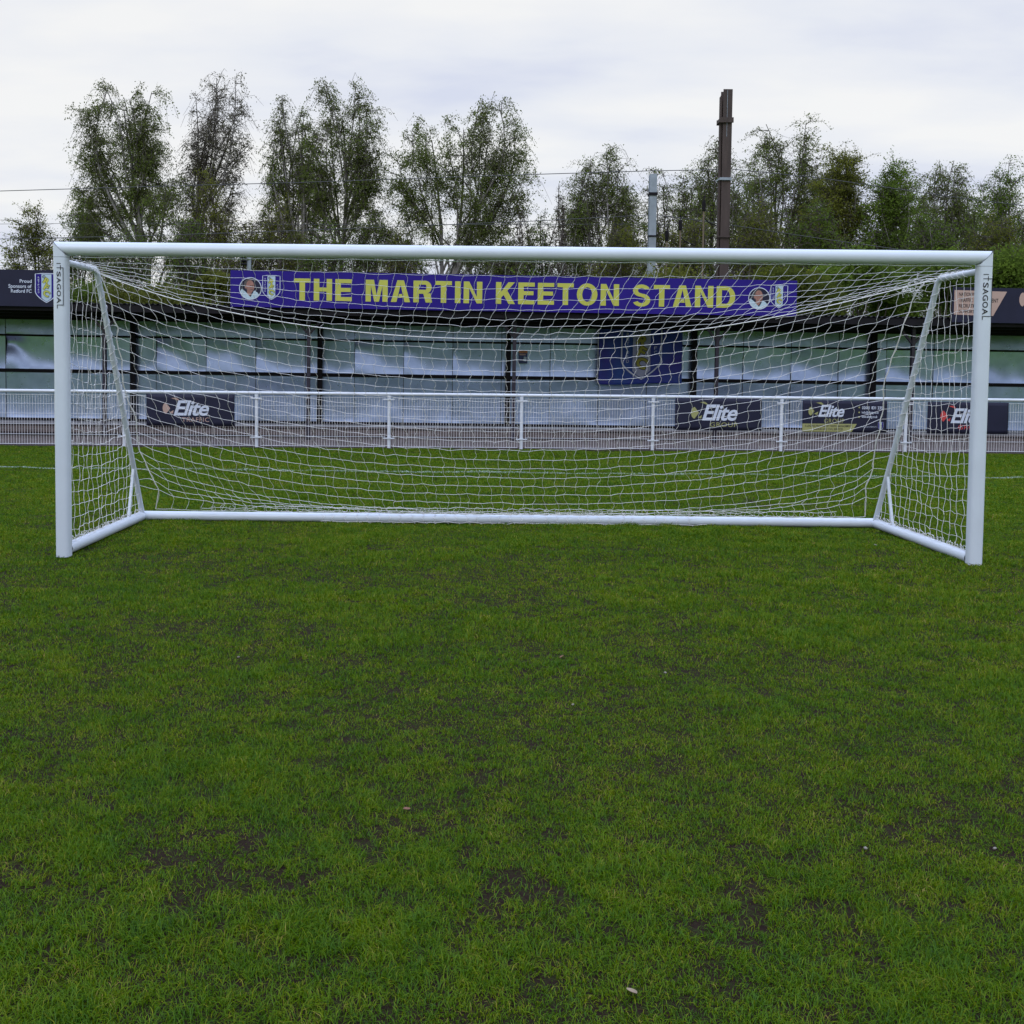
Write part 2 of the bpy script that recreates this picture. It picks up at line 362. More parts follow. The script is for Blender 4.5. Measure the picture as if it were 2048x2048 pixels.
def scatter(target, dmin, dmax, dens0, dref, p):
    # rejection sampling in a wedge ahead of the camera, widened so that a step aside still sees grass
    out_x, out_y, got = [], [], 0
    y0, y1 = CAM.y+dmin, CAM.y+dmax
    batch = 400000
    area = 0
    ws = lambda dd: 0.56*dd+2.6
    A = (0.56*(dmax**2-dmin**2)/2+2.6*(dmax-dmin))*2
    nmax = int(A*dens0)
    while nmax > 0:
        k = min(batch, nmax); nmax -= k
        # uniform over the wedge
        dd = dmin+(dmax-dmin)*rng.random(k*2); keep = rng.random(k*2) < ws(dd)/ws(dmax); dd = dd[keep][:k]
        xx = CAM.x+(rng.random(len(dd))*2-1)*ws(dd); 
        dn = np.minimum(1, (dref/dd)**p)
        zone = np.exp(-((xx-0.1)/1.3)**2-((dd-3.1)/.5)**2)+.4*np.exp(-(dd-3.3)**2)   # worn area in the middle foreground
        bare = vnoise(xx, dd, 3.1, 31)*0.36+vnoise(xx, dd, 8.0, 32)*0.36+vnoise(xx, dd, 21, 33)*0.30-0.062*zone
        lim = 0.226-0.075*np.clip((dd-3)/3.5, 0, 1)
        dn = dn*np.clip((bare-lim)/0.11, 0.2, 1)
        clump = 0.28+0.72*np.clip((vnoise(xx, dd, 18, 35)*.6+vnoise(xx, dd, 42, 36)*.4-0.22)*2.4, 0, 1)
        dn = dn*np.where(dd < 9, clump, 1)
        s_ = rng.random(len(dd)) < dn; out_x.append(xx[s_]); out_y.append(dd[s_]+CAM.y)
    return np.concatenate(out_x), np.concatenate(out_y)
gx, gy = scatter(None, 1.2, 4.6, 46000, 3.0, 1.5)
gx2, gy2 = scatter(None, 4.6, 20.75, 25000, 4.6, 1.5)
gx = np.concatenate([gx, gx2]); gy = np.concatenate([gy, gy2])
ok = gy < FENCE_Y+0.03*gx-0.14-0.12*vnoise(gx, gy, 3.0, 41)
gx, gy = gx[ok], gy[ok]
line = (np.abs(gy-(LINE_Y-0.012*np.abs(gx)*0)-0.02*(vnoise(gx, gy, 1.5, 51)-.5)) < 0.045) & (rng.random(len(gx)) < 0.62)
Mb = grass_material(True)
blade_object('grass', gx[~line], gy[~line], gy[~line]-CAM.y, Mb, 'stuff')
lx = rng.random(26000)*34-17; ly = LINE_Y+rng.normal(0, 0.026, 26000)+0.03*(vnoise(lx, lx*0, 1.1, 52)-.5)
kp = (vnoise(lx, ly, 3, 53)+rng.random(26000)*.5) > 0.45
M_line = mat('faded_line_paint', (0.33, 0.42, 0.36), 0.9, 0, 0.2, 8)
lx = lx[kp]; ly = ly[kp]
blade_object('pitch_line', np.concatenate([gx[line], lx]), np.concatenate([gy[line], ly]), np.concatenate([gy[line], ly])-CAM.y, M_line, 'structure')
print('blades', len(gx))

# small debris on the grass
M_leafd = mat('dead_leaf', (0.30, 0.23, 0.16), 0.8, 0, 0.25, 60); M_leafb = mat('brown_leaf', (0.20, 0.09, 0.055), 0.8, 0, 0.25, 60)
M_stone = mat('pale_stone', (0.24, 0.22, 0.20), 0.8, 0, .3, 80)
def gnd(px, py):
    d = ray(px, py); t = -CAM.z/d.z; return CAM + d*t
deb = [(1263, 2002, .024, 'leaf', 'pale curled leaf lying near the bottom edge of the pitch'),
       (812, 1628, .020, 'bleaf', 'small brown leaf lying left of the bare soil patches'),
       (1124, 1314, .018, 'bleaf', 'small brown leaf lying alone in mid pitch'),
       (1730, 1706, .008, 'stone', 'pale stone lying beside the bare patch on the right of the pitch'),
       (1990, 1700, .007, 'stone', 'pale stone lying by the right edge of the frame'),
       (477, 1318, .009, 'stone', 'pale stone lying in the left of the mid pitch'),
       (1750, 1095, .016, 'stone', 'white speck of stone just in front of the right back corner of the goal'),
       (1146, 1413, .008, 'stone', 'tiny pale stone right of centre in mid pitch'),
       (1330, 1346, .009, 'stone', 'tiny pale stone in mid pitch, farther right')]
for (px, py, s_, k, lb) in deb:
    p = gnd(px, py); q = MB()
    zc = float(gheight(np.array(p.x), np.array(p.y)))
    if k == 'stone':
        vs = []; n = 7
        for j, (rr, zz) in enumerate(((0.7, 0), (1, .45), (.55, .85))):
            for i in range(n): a = 2*math.pi*i/n+j*.3; vs.append((s_*rr*math.cos(a)*(1+.2*math.sin(i*2.1)), s_*.8*rr*math.sin(a), s_*zz))
        fs = [(j*n+i, j*n+(i+1) % n, (j+1)*n+(i+1) % n, (j+1)*n+i) for j in range(2) for i in range(n)]+[tuple(range(14, 21)), tuple(range(6, -1, -1))]
        q.add(vs, fs, M_stone, True); o = q.build('stone'); cat = 'stone'
    else:
        vs = []
        for i in range(9):
            t = i/8; w = math.sin(math.pi*t)**.8*.45
            for sgn in (-1, 0, 1): vs.append(((t-.5)*2*s_, sgn*w*s_, s_*(.25*abs(sgn)*w*2+.35*(t-.5)**2*2)+.004))
        fs = [(i*3+j, i*3+j+1, i*3+j+4, i*3+j+3) for i in range(8) for j in range(2)]
        q.add(vs, fs, M_leafd if k == 'leaf' else M_leafb, True); o = q.build('fallen_leaf'); cat = 'leaf'
        sl = o.modifiers.new('s', 'SOLIDIFY'); sl.thickness = 0.0008
    o.location = (p.x, p.y, zc+0.010); o.rotation_euler = (0.2, 0.25, random.random()*6)
    tag(o, lb, cat, 'specks and leaves on the pitch')

# ------------------------------------------------------------------ the goal
goal = empty('football_goal'); tag(goal, 'white full size football goal with white net standing on the grass', 'goal')
ZC = 2.495; XP = 3.715; RP = 0.0555
def mitre_tube(mb, kind, m, n=28):
    vs = []; fs = []
    prof = []
    for k in range(n):
        a = 2*math.pi*k/n; ca, sa = math.cos(a), math.sin(a); prof.append((ca, sa))
    if kind == 'bar':
        for sx in (-1, 1):
            for ca, sa in prof: vs.append((sx*(XP+RP*sa), RP*ca, ZC+RP*sa))
        # ring i -> ring i+n
    return vs, [(k, (k+1) % n, n+(k+1) % n, n+k) for k in range(n)]
q = MB(); vs, fs = mitre_tube(q, 'bar', M_white); q.add(vs, fs, M_white, True); q.build('crossbar', goal)
def post(sx):
    q = MB(); n = 40; vs = []; p_ = 3.2
    for lev in range(3):
        for k in range(n):
            a = 2*math.pi*k/n; c_, s_ = math.cos(a), math.sin(a)
            ex = lambda v, P: math.copysign(abs(v)**(2/P), v)
            X = RP*ex(c_, p_); Yv = 0.060*ex(s_, p_)
            z = [0.0, 2.40, ZC+X*sx][lev] if lev < 2 else ZC+X*sx
            if lev == 2: X = RP*c_ if False else X
            vs.append((sx*XP+X, Yv, z))
    fs = [(l*n+k, l*n+(k+1) % n, (l+1)*n+(k+1) % n, (l+1)*n+k) for l in range(2) for k in range(n)]
    q.add(vs, fs, M_white, True); q.add(vs[:n], [tuple(range(n))[::-1]], M_white); o = q.build('post', goal)
    # thin joint line of the corner piece
    s = MB(); rr = 1.006; vs = []
    for lev in range(2):
        for k in range(n):
            a = 2*math.pi*k/n; ex = lambda v, P: math.copysign(abs(v)**(2/P), v)
            vs.append((sx*XP+RP*rr*ex(math.cos(a), p_), .060*rr*ex(math.sin(a), p_), 2.422+lev*.0028))
    s.add(vs, [(k, (k+1) % n, n+(k+1) % n, n+k) for k in range(n)], M_seam); s.build('joint_line', o)
    return o
postL, postR = post(-1), post(1)
# mitre seams on the corner fronts
for sx, po in ((-1, postL), (1, postR)):
    s = MB(); pts = [(sx*(XP-RP*math.cos(t)*sx*sx), -RP*0.0, 0) for t in (0,)]
    pp = []
    for i in range(15):
        a = math.pi*(i/14); h = math.cos(a)*RP*0.97; pp.append((sx*(XP+h), -0.0605*(math.sin(a)**.35)-0.0008, ZC+h))
    s.tube(pp, 0.0013, M_seam, 4); s.build('mitre_line', po)
# ITSAGOAL lettering, read downwards; local x = up the glyph, drawn on the post face
def goal_lettering(sx, po, xa, xb, z0, z1):
    """xa..xb = glyph height direction (left to right), z0 top, z1 bottom"""
    y = -0.0622; q = MB(); H = xb-xa; T = z0-z1; w = 0.0056
    def rect(x0, x1, za, zb, k=0): q.add([(x0, y-k*.0003, za), (x1, y-k*.0003, za), (x1, y-k*.0003, zb), (x0, y-k*.0003, zb)], [(0, 1, 2, 3)], M_black)
    g = lambda t: z0-T*t
    hx = xa+H*0.60                          # cap height of the ordinary letters
    rect(xa, hx, g(0.0), g(0.0)-w)                           # I
    rect(xa, xb, g(.095), g(.095)-w)                         # T stem, running out to the long line
    rect(hx-H*.09, hx-H*.09+w, g(.045), g(.15), 1)           # T bar
    rect(xb-w, xb, g(.095)-w, g(.93), 1)                     # long line over the letters
    rect(xa, xb-w, g(.93)+w, g(.93))                         # L stem
    rect(xa, xa+w, g(.93), g(1.0), 1)                        # L foot
    def glyph(ch, ta, tb):
        vs, fs = text2d(ch, 0.016); lo, hi = vs.min(0), vs.max(0); k = (vs-lo)/(hi-lo)
        P = [(xa+(hx-xa)*b, y, g(ta)+(g(tb)-g(ta))*a) for a, b in k]; q.add(P, fs, M_black)
    for ch, ta, tb in (('S', .185, .30), ('A', .315, .44), ('G', .455, .58), ('O', .60, .735), ('A', .75, .885)): glyph(ch, ta, tb)
    q.build('lettering', po)
aL = at(112.5, 526, -.062); bL = at(127.5, 617, -.062); goal_lettering(-1, postL, aL.x+.002, bL.x, aL.z, bL.z)
aR = at(1967, 548, -.062); bR = at(1983, 640, -.062); goal_lettering(1, postR, aR.x, bR.x-.003, aR.z, bR.z)
# base frame
RB = 0.048; YB = 2.03
q = MB(); n = 20
def mitre_base(pts_dir):
    pass
vs = []
for sx in (-1, 1):
    for k in range(n):
        a = 2*math.pi*k/n; vs.append((sx*(XP+RB*math.sin(a)), YB+RB*math.sin(a), 0.052+RB*math.cos(a)))
q.add(vs, [(k, (k+1) % n, n+(k+1) % n, n+k) for k in range(n)], M_white, True); q.build('back_bar', goal)
for sx in (-1, 1):
    q = MB(); vs = []
    for lev in range(2):
        for k in range(n):
            a = 2*math.pi*k/n; off = RB*math.sin(a)
            vs.append((sx*(XP+off), (0.061 if lev == 0 else YB+off), 0.052+RB*math.cos(a)))
    q.add(vs, [(k, (k+1) % n, n+(k+1) % n, n+k) for k in range(n)], M_white, True)
    sb = q.build('side_bar', goal)
    s = MB(); s.tube([(sx*(XP-.03), YB-.05, 0.083), (sx*(XP-.032), YB-.052, .0875)], .007, M_black, 8); s.build('bolt', sb)
    # elbowed top arm and down tube in one bent pipe
    q = MB(); A = Vector((sx*3.70, 0.055, 2.392)); E = Vector((sx*3.712, 0.775, 2.405)); D = Vector((sx*3.705, 1.985, 0.085))
    pts = [A, A.lerp(E, .5)]
    d1 = (E-A).normalized(); d2 = (D-E).normalized()
    for i in range(7):
        t = i/6; p0 = E-d1*.07; p2 = E+d2*.07; pts.append(p0*(1-t)**2+E*2*t*(1-t)+p2*t*t)
    pts += [E.lerp(D, k) for k in (.25, .5, .75, 1)]
    q.tube(pts, 0.0255, M_white, 14); st = q.build('stanchion', goal)
    q = MB(); t = 0.795; q.bar(E.lerp(D, t)+Vector((0, -.01, 0)), (sx*3.715, 1.60, 0.09), 0.026, 0.026, M_white); q.build('brace', goal, .003)
# ---- net
net = MB(); TN = 4
CR = 0.0020
def seg(a, b, amp, r=CR, n=4, ph=None):
    a = Vector(a); b = Vector(b); d = b-a
    if d.length < 0.004: return
    u = Vector((random.gauss(0, 1), random.gauss(0, .6), random.gauss(0, .5))); u -= d*(u.dot(d)/d.length_squared)
    if u.length > 1e-6: u.normalize()
    if ph is not None: u = Vector(ph)
    a1 = amp*random.uniform(.3, 1); a2 = amp*random.uniform(-.6, .6)
    pts = [a+d*(i/n)+u*(a1*math.sin(math.pi*i/n)+a2*math.sin(2*math.pi*i/n)) for i in range(n+1)]
    net.tube(pts, r, M_net, 3, False, True)
NC = 64; NT = 8; NB = 22
INL = [(0, .02), (.2, .05), (.45, .02), (.6, .07), (.7, .03), (.8, .09), (.9, .15), (.95, .16), (1, .05)]
INR = [(0, .03), (.1, .07), (.25, .10), (.4, .14), (.5, .09), (.7, .10), (.78, .05), (.85, .09), (.93, .10), (1, .04)]
def tab(T_, t): return float(np.interp(t, [a for a, b in T_], [b for a, b in T_]))
def side_t(j): return 0.0 if j == 0 else (0.030 if j == 1 else (0.0737+0.0432*(j-2) if j < 22 else .985))
def mid_zy(j):
    t = min(1.0, j/18.0); y = 0.85+1.1*(.6*t+.4*t*t); z = 1.83+(0.135-1.83)*t
    if j > 18: z = 0.112+0.012*math.sin(j*2.0); y = 1.96
    return y, z
def shift(c, t):
    d = -(0.10+0.42*c*c*(1-c**6))*(math.sin(math.pi*min(1, .5+t*.5)) if t > 0 else 1)
    d *= min(1, c/.1)
    d += 0.16*(1-c)**3*min(1, c/.05)*t
    return d
nodes = {}
for i in range(NC+1):
    c = i/NC; s = 2*c-1; sgn = -1 if s < 0 else 1
    w = max(0.0, 1-abs(s-0.03*(1-s*s))**2.35)
    xt = -3.655+7.31*c
    rope = Vector((-3.70+7.40*c+shift(c, 0.0001), 0.80+.06*w, 2.372-.540*w))
    for k in range(NT):
        t = k/NT; p = Vector((xt, 0.058, 2.425)).lerp(rope, t); p.z -= 0.06*math.sin(math.pi*t)*w
        if k: p += Vector((random.gauss(0, .009), random.gauss(0, .006), random.gauss(0, .005)))
        nodes[(i, k)] = p
    for j in range(NB+1):
        ts = side_t(j); sp = Vector((3.69-.05*ts, 0.80+1.16*ts, 2.372-2.27*ts))
        my, mz = mid_zy(j)
        ww = w if j < 12 else w**max(.45, 1-(j-11)*.06)
        inset = tab(INL if s < 0 else INR, ts)
        X = (sp.x-inset)*s + shift(c, ts*1.0) ; y = sp.y*(1-ww)+my*ww; z = sp.z*(1-ww)+mz*ww
        z = max(z, 0.108)
        p = Vector((X, y, z)); 
        if 0 < j: p += Vector((random.gauss(0, .010), random.gauss(0, .008), random.gauss(0, .0045)))
        else: p = rope.copy()
        nodes[(i, NT+j)] = p
tot = NT+NB
for (i, k), p in nodes.items():
    if i < NC:
        if k == 0: pass
        elif k != NT: seg(p, nodes[(i+1, k)], 0.004)
    if k < tot:
        q_ = nodes[(i, k+1)]; amp = 0.009 if k < NT else 0.010+0.005*math.sin(math.pi*i/NC)
        sgn = 1 if (k+i//3) % 2 else -1
        seg(p, q_, amp*1.15, ph=(sgn, 0, 0))
    if 0 < i < NC and 0 < k < tot:   # knot
        net.tube([p+Vector((-.005, 0, 0)), p, p+Vector((.005, 0, 0))], [.002, .0042, .002], M_net, 4, False, True)
# side panels
for sx in (-1, 1):
    SN = {}
    cols = 17; rows = 21
    def frame_pt(y):   # height of the slanting tube at depth y
        return 2.36 if y < .79 else 2.36-(y-.79)/1.20*2.26
    for i in range(cols+1):
        y = 0.075+i*(1.90/cols)
        top = frame_pt(y)
        for j in range(rows+1):
            z = 2.30-j*(2.20/rows)
            sag = 0.05*math.sin(math.pi*min(1, i/cols))*math.sin(math.pi*j/rows)
            tilt = 0.03*math.sin(i*.45+j*.2)
            zz = max(z-sag*1.5+tilt*.3+(0.0 if j < rows else .0), .10)
            bul = 0.045*math.sin(math.pi*min(1, y/2))*math.sin(math.pi*j/rows)
            if z <= top+0.03:
                SN[(i, j)] = Vector((sx*(3.70+bul*.35), y, min(zz, top)))+Vector((random.gauss(0, .006), random.gauss(0, .009), random.gauss(0, .006)))
    for (i, j), p in SN.items():
        if (i+1, j) in SN: seg(p, SN[(i+1, j)], .009)
        else:
            # run on to the slanting tube
            zt = p.z; ye = .79+(2.36-zt)/2.26*1.20 if zt < 2.33 else .79
            if ye > p.y+.01 and j > 0: seg(p, (sx*3.705, min(ye, 1.97), zt), .004)
        if (i, j+1) in SN: seg(p, SN[(i, j+1)], .013, ph=(0, 1 if (i+j) % 2 else -1, 0))
        if (i, j-1) not in SN: 
            seg(p, (sx*3.70, p.y, frame_pt(p.y)), .004)
        if i == 0: seg((sx*3.70, .058, p.z+.01), p, .006)
    # loose cells between the slanting tube and the back net's edge cord
    for j in range(1, NB):
        e_ = nodes[(0 if sx < 0 else NC, NT+j)]; zt = e_.z+random.uniform(-.02, .05); ye = min(.79+(2.36-zt)/2.26*1.20, 1.96)
        seg((sx*3.70, ye, zt), e_, .022)
    # lacing wound round the arm and the upper slanting tube
    E = Vector((sx*3.712, 0.775, 2.405)); D = Vector((sx*3.705, 1.985, 0.085)); A = Vector((sx*3.70, 0.055, 2.392))
    for (P0, P1, turns) in ((A.lerp(E, .25), E, 10), (E, E.lerp(D, .62), 24)):
        d = (P1-P0).normalized(); a_ = d.cross(Vector((1, 0, 0))).normalized(); b_ = d.cross(a_); pts = []
        for i in range(turns*8+1):
            t = i/(turns*8); an = 2*math.pi*turns*t*.5; rr = .0295+random.uniform(0, .003)
            pts.append(P0.lerp(P1, t)+a_*(rr*math.cos(an))+b_*(rr*math.sin(an)))
        net.tube(pts, .0026, M_net, 3, False)
    # bunched slack at the foot of the side panel
    for i in range(44):
        y = .1+i*.043; pts = []; ph = random.random()*6
        for k in range(7): pts.append((sx*(3.70+random.uniform(-.02, .01)), y+.03*math.cos(ph+k*.9)+k*.004, .108+.022*(1+math.sin(ph+k*.9))*random.uniform(.4, 1)))
        net.tube(pts, CR, M_net, 3, False)
# cord under the crossbar that carries the net
net.tube([(-3.64+7.28*i/40, .050, 2.434-.004*math.sin(i*1.9)) for i in range(41)], .0036, M_net, 4, False)
# bunched, tangled net at the upper right corner
for i in range(24):
    c0 = Vector((3.50+random.gauss(0, .05), .82+random.gauss(0, .03), 2.31+random.gauss(0, .03))); pts = []; p = c0.copy(); dr = Vector((random.gauss(0, 1), random.gauss(0, .5), random.gauss(0, 1)))
    for k in range(9): pts.append(p.copy()); dr = dr*.6+Vector((random.gauss(0, 1), random.gauss(0, .5), random.gauss(0, .9))); p = p+dr*.012; p = p.lerp(c0, .15)
    net.tube(pts, CR, M_net, 3, False)
for i in range(1):   # strands gathered from that tangle along the edge rope
    pts = []; a_ = Vector((3.69, .80, 2.375)); b_ = Vector((2.3-.1*i, .84, 2.04+.02*i))
    for k in range(21): t = k/20; pts.append(a_.lerp(b_, t)+Vector((0, random.gauss(0, .006), -.03*math.sin(math.pi*t)+random.gauss(0, .005)+(.06*math.sin(i*1.3))*t*(1-t)*2)))
    net.tube(pts, CR, M_net, 3, False)
# loops lacing the net to the back bar
for i in range(58):
    x = -3.0+i*.112+random.uniform(-.02, .02)
    if x > 3.35: break
    rr = random.uniform(.022, .034); pts = []; off = random.uniform(-.01, .012); ph = random.random()*3
    for k in range(13): a = ph+5.6*k/12; pts.append((x+rr*.9*math.cos(a), 1.955+off, .118+rr*(1+math.sin(a))*.9))
    net.tube(pts, CR*1.05, M_net, 3, False)
    pts = [(x+.03*math.sin(k*.9+i), YB-(RB+.004)*math.cos(k*.26), .052+(RB+.004)*math.sin(.95-k*.26)) for k in range(9)] if -1.9 < x < 1.9 else []
    if pts: net.tube([(x+.012*math.sin(k*1.2+i), YB-(RB+.003)*math.cos(1.1-k*.23), .052+(RB+.003)*math.sin(1.1-k*.23)) for k in range(9)], CR*1.1, M_net, 3, False)
for yy, zz, a0, b0 in ((1.957, .165, -3.1, 3.3), (1.96, .115, -3.2, 3.5)):
    n_ = 90; net.tube([(a0+(b0-a0)*k/n_, yy+random.gauss(0, .003), zz+random.gauss(0, .007)-.02*(k/n_ < .08)) for k in range(n_+1)], CR, M_net, 3, False)
n_ = 60; net.tube([(-1.9+3.9*k/n_, YB-RB-.012+random.gauss(0, .003), .020+random.gauss(0, .004)) for k in range(n_+1)], CR*1.5, M_net, 3, False)
n_ = 60
for k in range(34):
    x = -1.85+k*.112; net.tube([(x, YB-RB-.010, .022), (x+.012, YB-RB-.016, .004), (x+random.uniform(-.02, .03), YB-RB-.03, .014)], CR*1.4, M_net, 3, False)
net.build('net', goal)
# thick edge ropes
rp = MB()
pts = [nodes[(i, NT)] for i in range(NC+1)]; rp.tube([Vector((-3.705, .79, 2.385))]+pts+[Vector((3.705, .79, 2.385))], .0048, M_net, 6)
for i_ in (0, NC):
    rp.tube([nodes[(i_, NT+j)] for j in range(NB+1)], .0046, M_net, 5)
rp.build('net_rope', goal)

# ------------------------------------------------------------------ perimeter fence (white rail and mesh)
fence = empty('perimeter_fence', (0, FENCE_Y, 0), (0, 0, math.atan(.03)))
tag(fence, 'long white rail fence with wire mesh infill running behind the goal', 'fence')
post_x = [-12.75+2.668*i for i in range(10)]   # local x
# posts measured in the photograph
pxs = [-20, 248, 513, 778, 1043, 1306, 1563, 1812, 2060]
def fence_x(px):
    d = ray(px, 840); n_ = Vector((-.03, 1, 0)); t = (FENCE_Y-(CAM.y-.03*CAM.x))/(d.y-.03*d.x); return (CAM+d*t).x
post_x = [fence_x(p) for p in pxs]
sp = 2.66
post_x = [post_x[0]-2*sp, post_x[0]-sp]+post_x+[post_x[-1]+sp, post_x[-1]+2*sp]
RAIL_Z = 1.095
q = MB(); q.tube([(post_x[0]-.3, 0, RAIL_Z), (post_x[-1]+.3, 0, RAIL_Z)], 0.033, M_white2, 14); q.build('top_rail', fence)
p0 = None; panel0 = None
for i, x in enumerate(post_x):
    if p0 is None:
        q = MB(); q.tube([(0, 0, -.05), (0, 0, RAIL_Z-.033)], .034, M_white2, 14); q.tube([(0, 0, RAIL_Z-.075), (0, 0, RAIL_Z-.03)], .040, M_white2, 14)
        p0 = q.build('post', fence); o = p0
        for zc in (RAIL_Z-.105, .205):
            q = MB(); q.box(-.115, .115, -.048, -.036, zc-.013, zc+.013, M_white2)
            for bx in (-.09, .09): q.tube([(bx, -.062, zc), (bx, -.045, zc)], .013, M_white2, 8)
            q.tube([(0, 0, zc-.02), (0, 0, zc+.02)], .041, M_white2, 12); q.build('clamp', p0)
        o.location = (x, 0, 0)
    else:
        o = copy_tree(p0, fence); o.location = (x, 0, 0)
    if i < len(post_x)-1:
        wd = post_x[i+1]-x; q = MB(); a = .085; z0, z1 = .035, RAIL_Z-.075; k = int(round((wd-2*a)/.0535))
        for j in range(k+1):
            xx = a+(wd-2*a)*j/k; q.tube([(xx, 0, z0-.012), (xx, 0, z1+.012)], .0033, M_net, 4, False)
        for j in range(6):
            zz = z0+(z1-z0)*[0, .2, .41, .62, .82, 1.0][j]; q.tube([(a-.01, -.006, zz), (wd-a+.01, -.006, zz)], .0045 if j not in (0, 5) else .0055, M_white2, 4, False)
        o = q.build('mesh_panel', fence); o.location = (x, 0, 0)

# adverts on the fence
def fence_at(px, py):
    d = ray(px, py); t = (FENCE_Y-.02-(CAM.y-.03*CAM.x))/(d.y-.03*d.x); p = CAM+d*t
    return (p.x/math.cos(math.atan(.03)), p.z)
def board(name, label, x0, x1, y0, y1, cat='banner', group='dark adverts tied to the mesh fence'):
    xa, za = fence_at(x0, y1); xb, zb = fence_at(x1, y0); xc = (xa+xb)/2; zc = (za+zb)/2
    th = math.atan(.03); o = empty(name, (xc*math.cos(th), FENCE_Y+xc*math.sin(th)-.03, zc), (0, 0, th)); tag(o, label, cat, group)
    return o, xb-xa, zb-za
def advert(label, x0, x1, y0, y1, word, accent, wordm, logo=(.17, .50, .385), extra=False, dents=False, sub_col=None, tbox=None):
    root, w, h = board('advertising_banner', label, x0, x1, y0, y1)
    q = MB(); nx_ = 24; vs = []
    for j in range(9):
        for i in range(nx_+1):
            a, b = i/nx_, j/8; xx = (a-.5)*w; 
            pinch = (.010*abs(math.sin(b*math.pi*3)) if dents else .002)
            if i == 0: xx += pinch
            if i == nx_: xx -= pinch*.8
            vs.append((xx, .004*math.sin(a*9+b*4), (b-.5)*h))
    q.add(vs, [(j*(nx_+1)+i, j*(nx_+1)+i+1, (j+1)*(nx_+1)+i+1, (j+1)*(nx_+1)+i) for j in range(8) for i in range(nx_)], M_navy, True)
    bo = q.build('sheet', root); so = bo.modifiers.new('s', 'SOLIDIFY'); so.thickness = .006; so.offset = 1
    X = lambda a: (a-.5)*w; Z = lambda b: (b-.5)*h
    y = -.012
    q = MB()
    tx0, tx1, tz0, tz1 = tbox
    # half moon and swoosh ends left of the word
    H = tz1-tz0; lx_, lz_, lr = tx0-.085, (tz0+tz1)/2-.01, H*.36
    pts = []
    for i in range(13): a = math.pi/2+math.pi*i/12; pts.append((X(lx_)+.62*lr*h*math.cos(a), Z(lz_)+lr*h*math.sin(a)))
    pts.append((X(lx_)+lr*h*.75, Z(lz_)))
    put_poly(q, pts, y, accent)
    def sw(a0, b0, a1, b1, a2, b2): put_poly(q, [(X(a0), Z(b0)), (X(a1), Z(b1)), (X(a2), Z(b2))], y, accent)
    sw(tx0-.035, tz1+.075, tx0+.055, tz1+.04, tx0+.06, tz1-.01)
    sw(tx0-.03, tz1+.07, tx0+.03, tz1+.085, tx0+.055, tz1+.035)
    sw(tx0-.05, tz0+.10, tx0+.0, tz0+.17, tx0-.01, tz0+.06)
    q.build('logo', root)
    q = MB(); put_text(q, 'Elite', X(tx0), X(tx1), Z(tz0), Z(tz1), y-.002, M_wht, .022, .30, .92); q.build('lettering', root)
    q = MB(); put_text(q, word, X(tx1-.33*(tx1-tx0)/.43*1.0), X(tx1), Z(tz0-.19), Z(tz0-.05), y-.001, wordm, .0, 0, 1.1); q.build('lettering', root)
    return root, X, Z, y
advert('dark banner with Elite lettering over TRAFFIC in tan behind the left half of the goal', 293, 470, 789, 851, 'TRAFFIC', M_tan, M_tan, dents=True, tbox=(.31, .71, .32, .80))
advert('dark banner with white Elite lettering over GROUP in olive, left of the phone number banner', 1349, 1524, 797, 860, 'GROUP', M_olive, M_olive, tbox=(.31, .72, .30, .80))
root, X, Z, y = advert('dark banner with Elite lettering, a phone number and a pale olive strip along its foot', 1603.5, 1774, 802, 864, 'GROUP', M_olive, M_olive, tbox=(.185, .495, .48, .86))
q = MB(); put_poly(q, [(X(0), Z(.02)), (X(.585), Z(.02)), (X(.645), Z(.27)), (X(0), Z(.27))], y-.001, M_olive); q.build('strip', root); q = MB()
put_text(q, 'A LEADING PROVIDER OF TRAFFIC MANAGEMENT', X(.03), X(.585), Z(.165), Z(.235), y-.003, M_black, .008); q.build('lettering', root); q = MB()
put_text(q, 'LABOUR AND CIVIL SERVICES', X(.13), X(.48), Z(.065), Z(.135), y-.003, M_black, .008); q.build('lettering', root)
for tt_, xb_, za_, zb_, bo_, rf_, xa_ in (('02081', .792, .735, .83, .02, None, .70), ('831', .865, .735, .83, .02, None, .812), ('235', .945, .735, .83, .02, None, .885), ('hello@elitetg.co.uk', .90, .60, .675, .012, 'h', .70), ('www.elitetg.co.uk', .885, .46, .52, .012, 'w', .70), ('Proud Sponsors of Retford FC', .88, .165, .205, .0, 'P', .695)):
    q = MB(); put_text(q, tt_, X(xa_), X(xb_), Z(za_), Z(zb_), y-.003, M_wht, bo_, ref=rf_); q.build('lettering', root)
q = MB()
for zc in (.79, .635, .49):
    q = MB(); put_poly(q, [(X(.668)+.018*math.cos(a*.7), Z(zc)+.018*math.sin(a*.7)) for a in range(9)], y-.003, M_olive); q.build('icon', root)

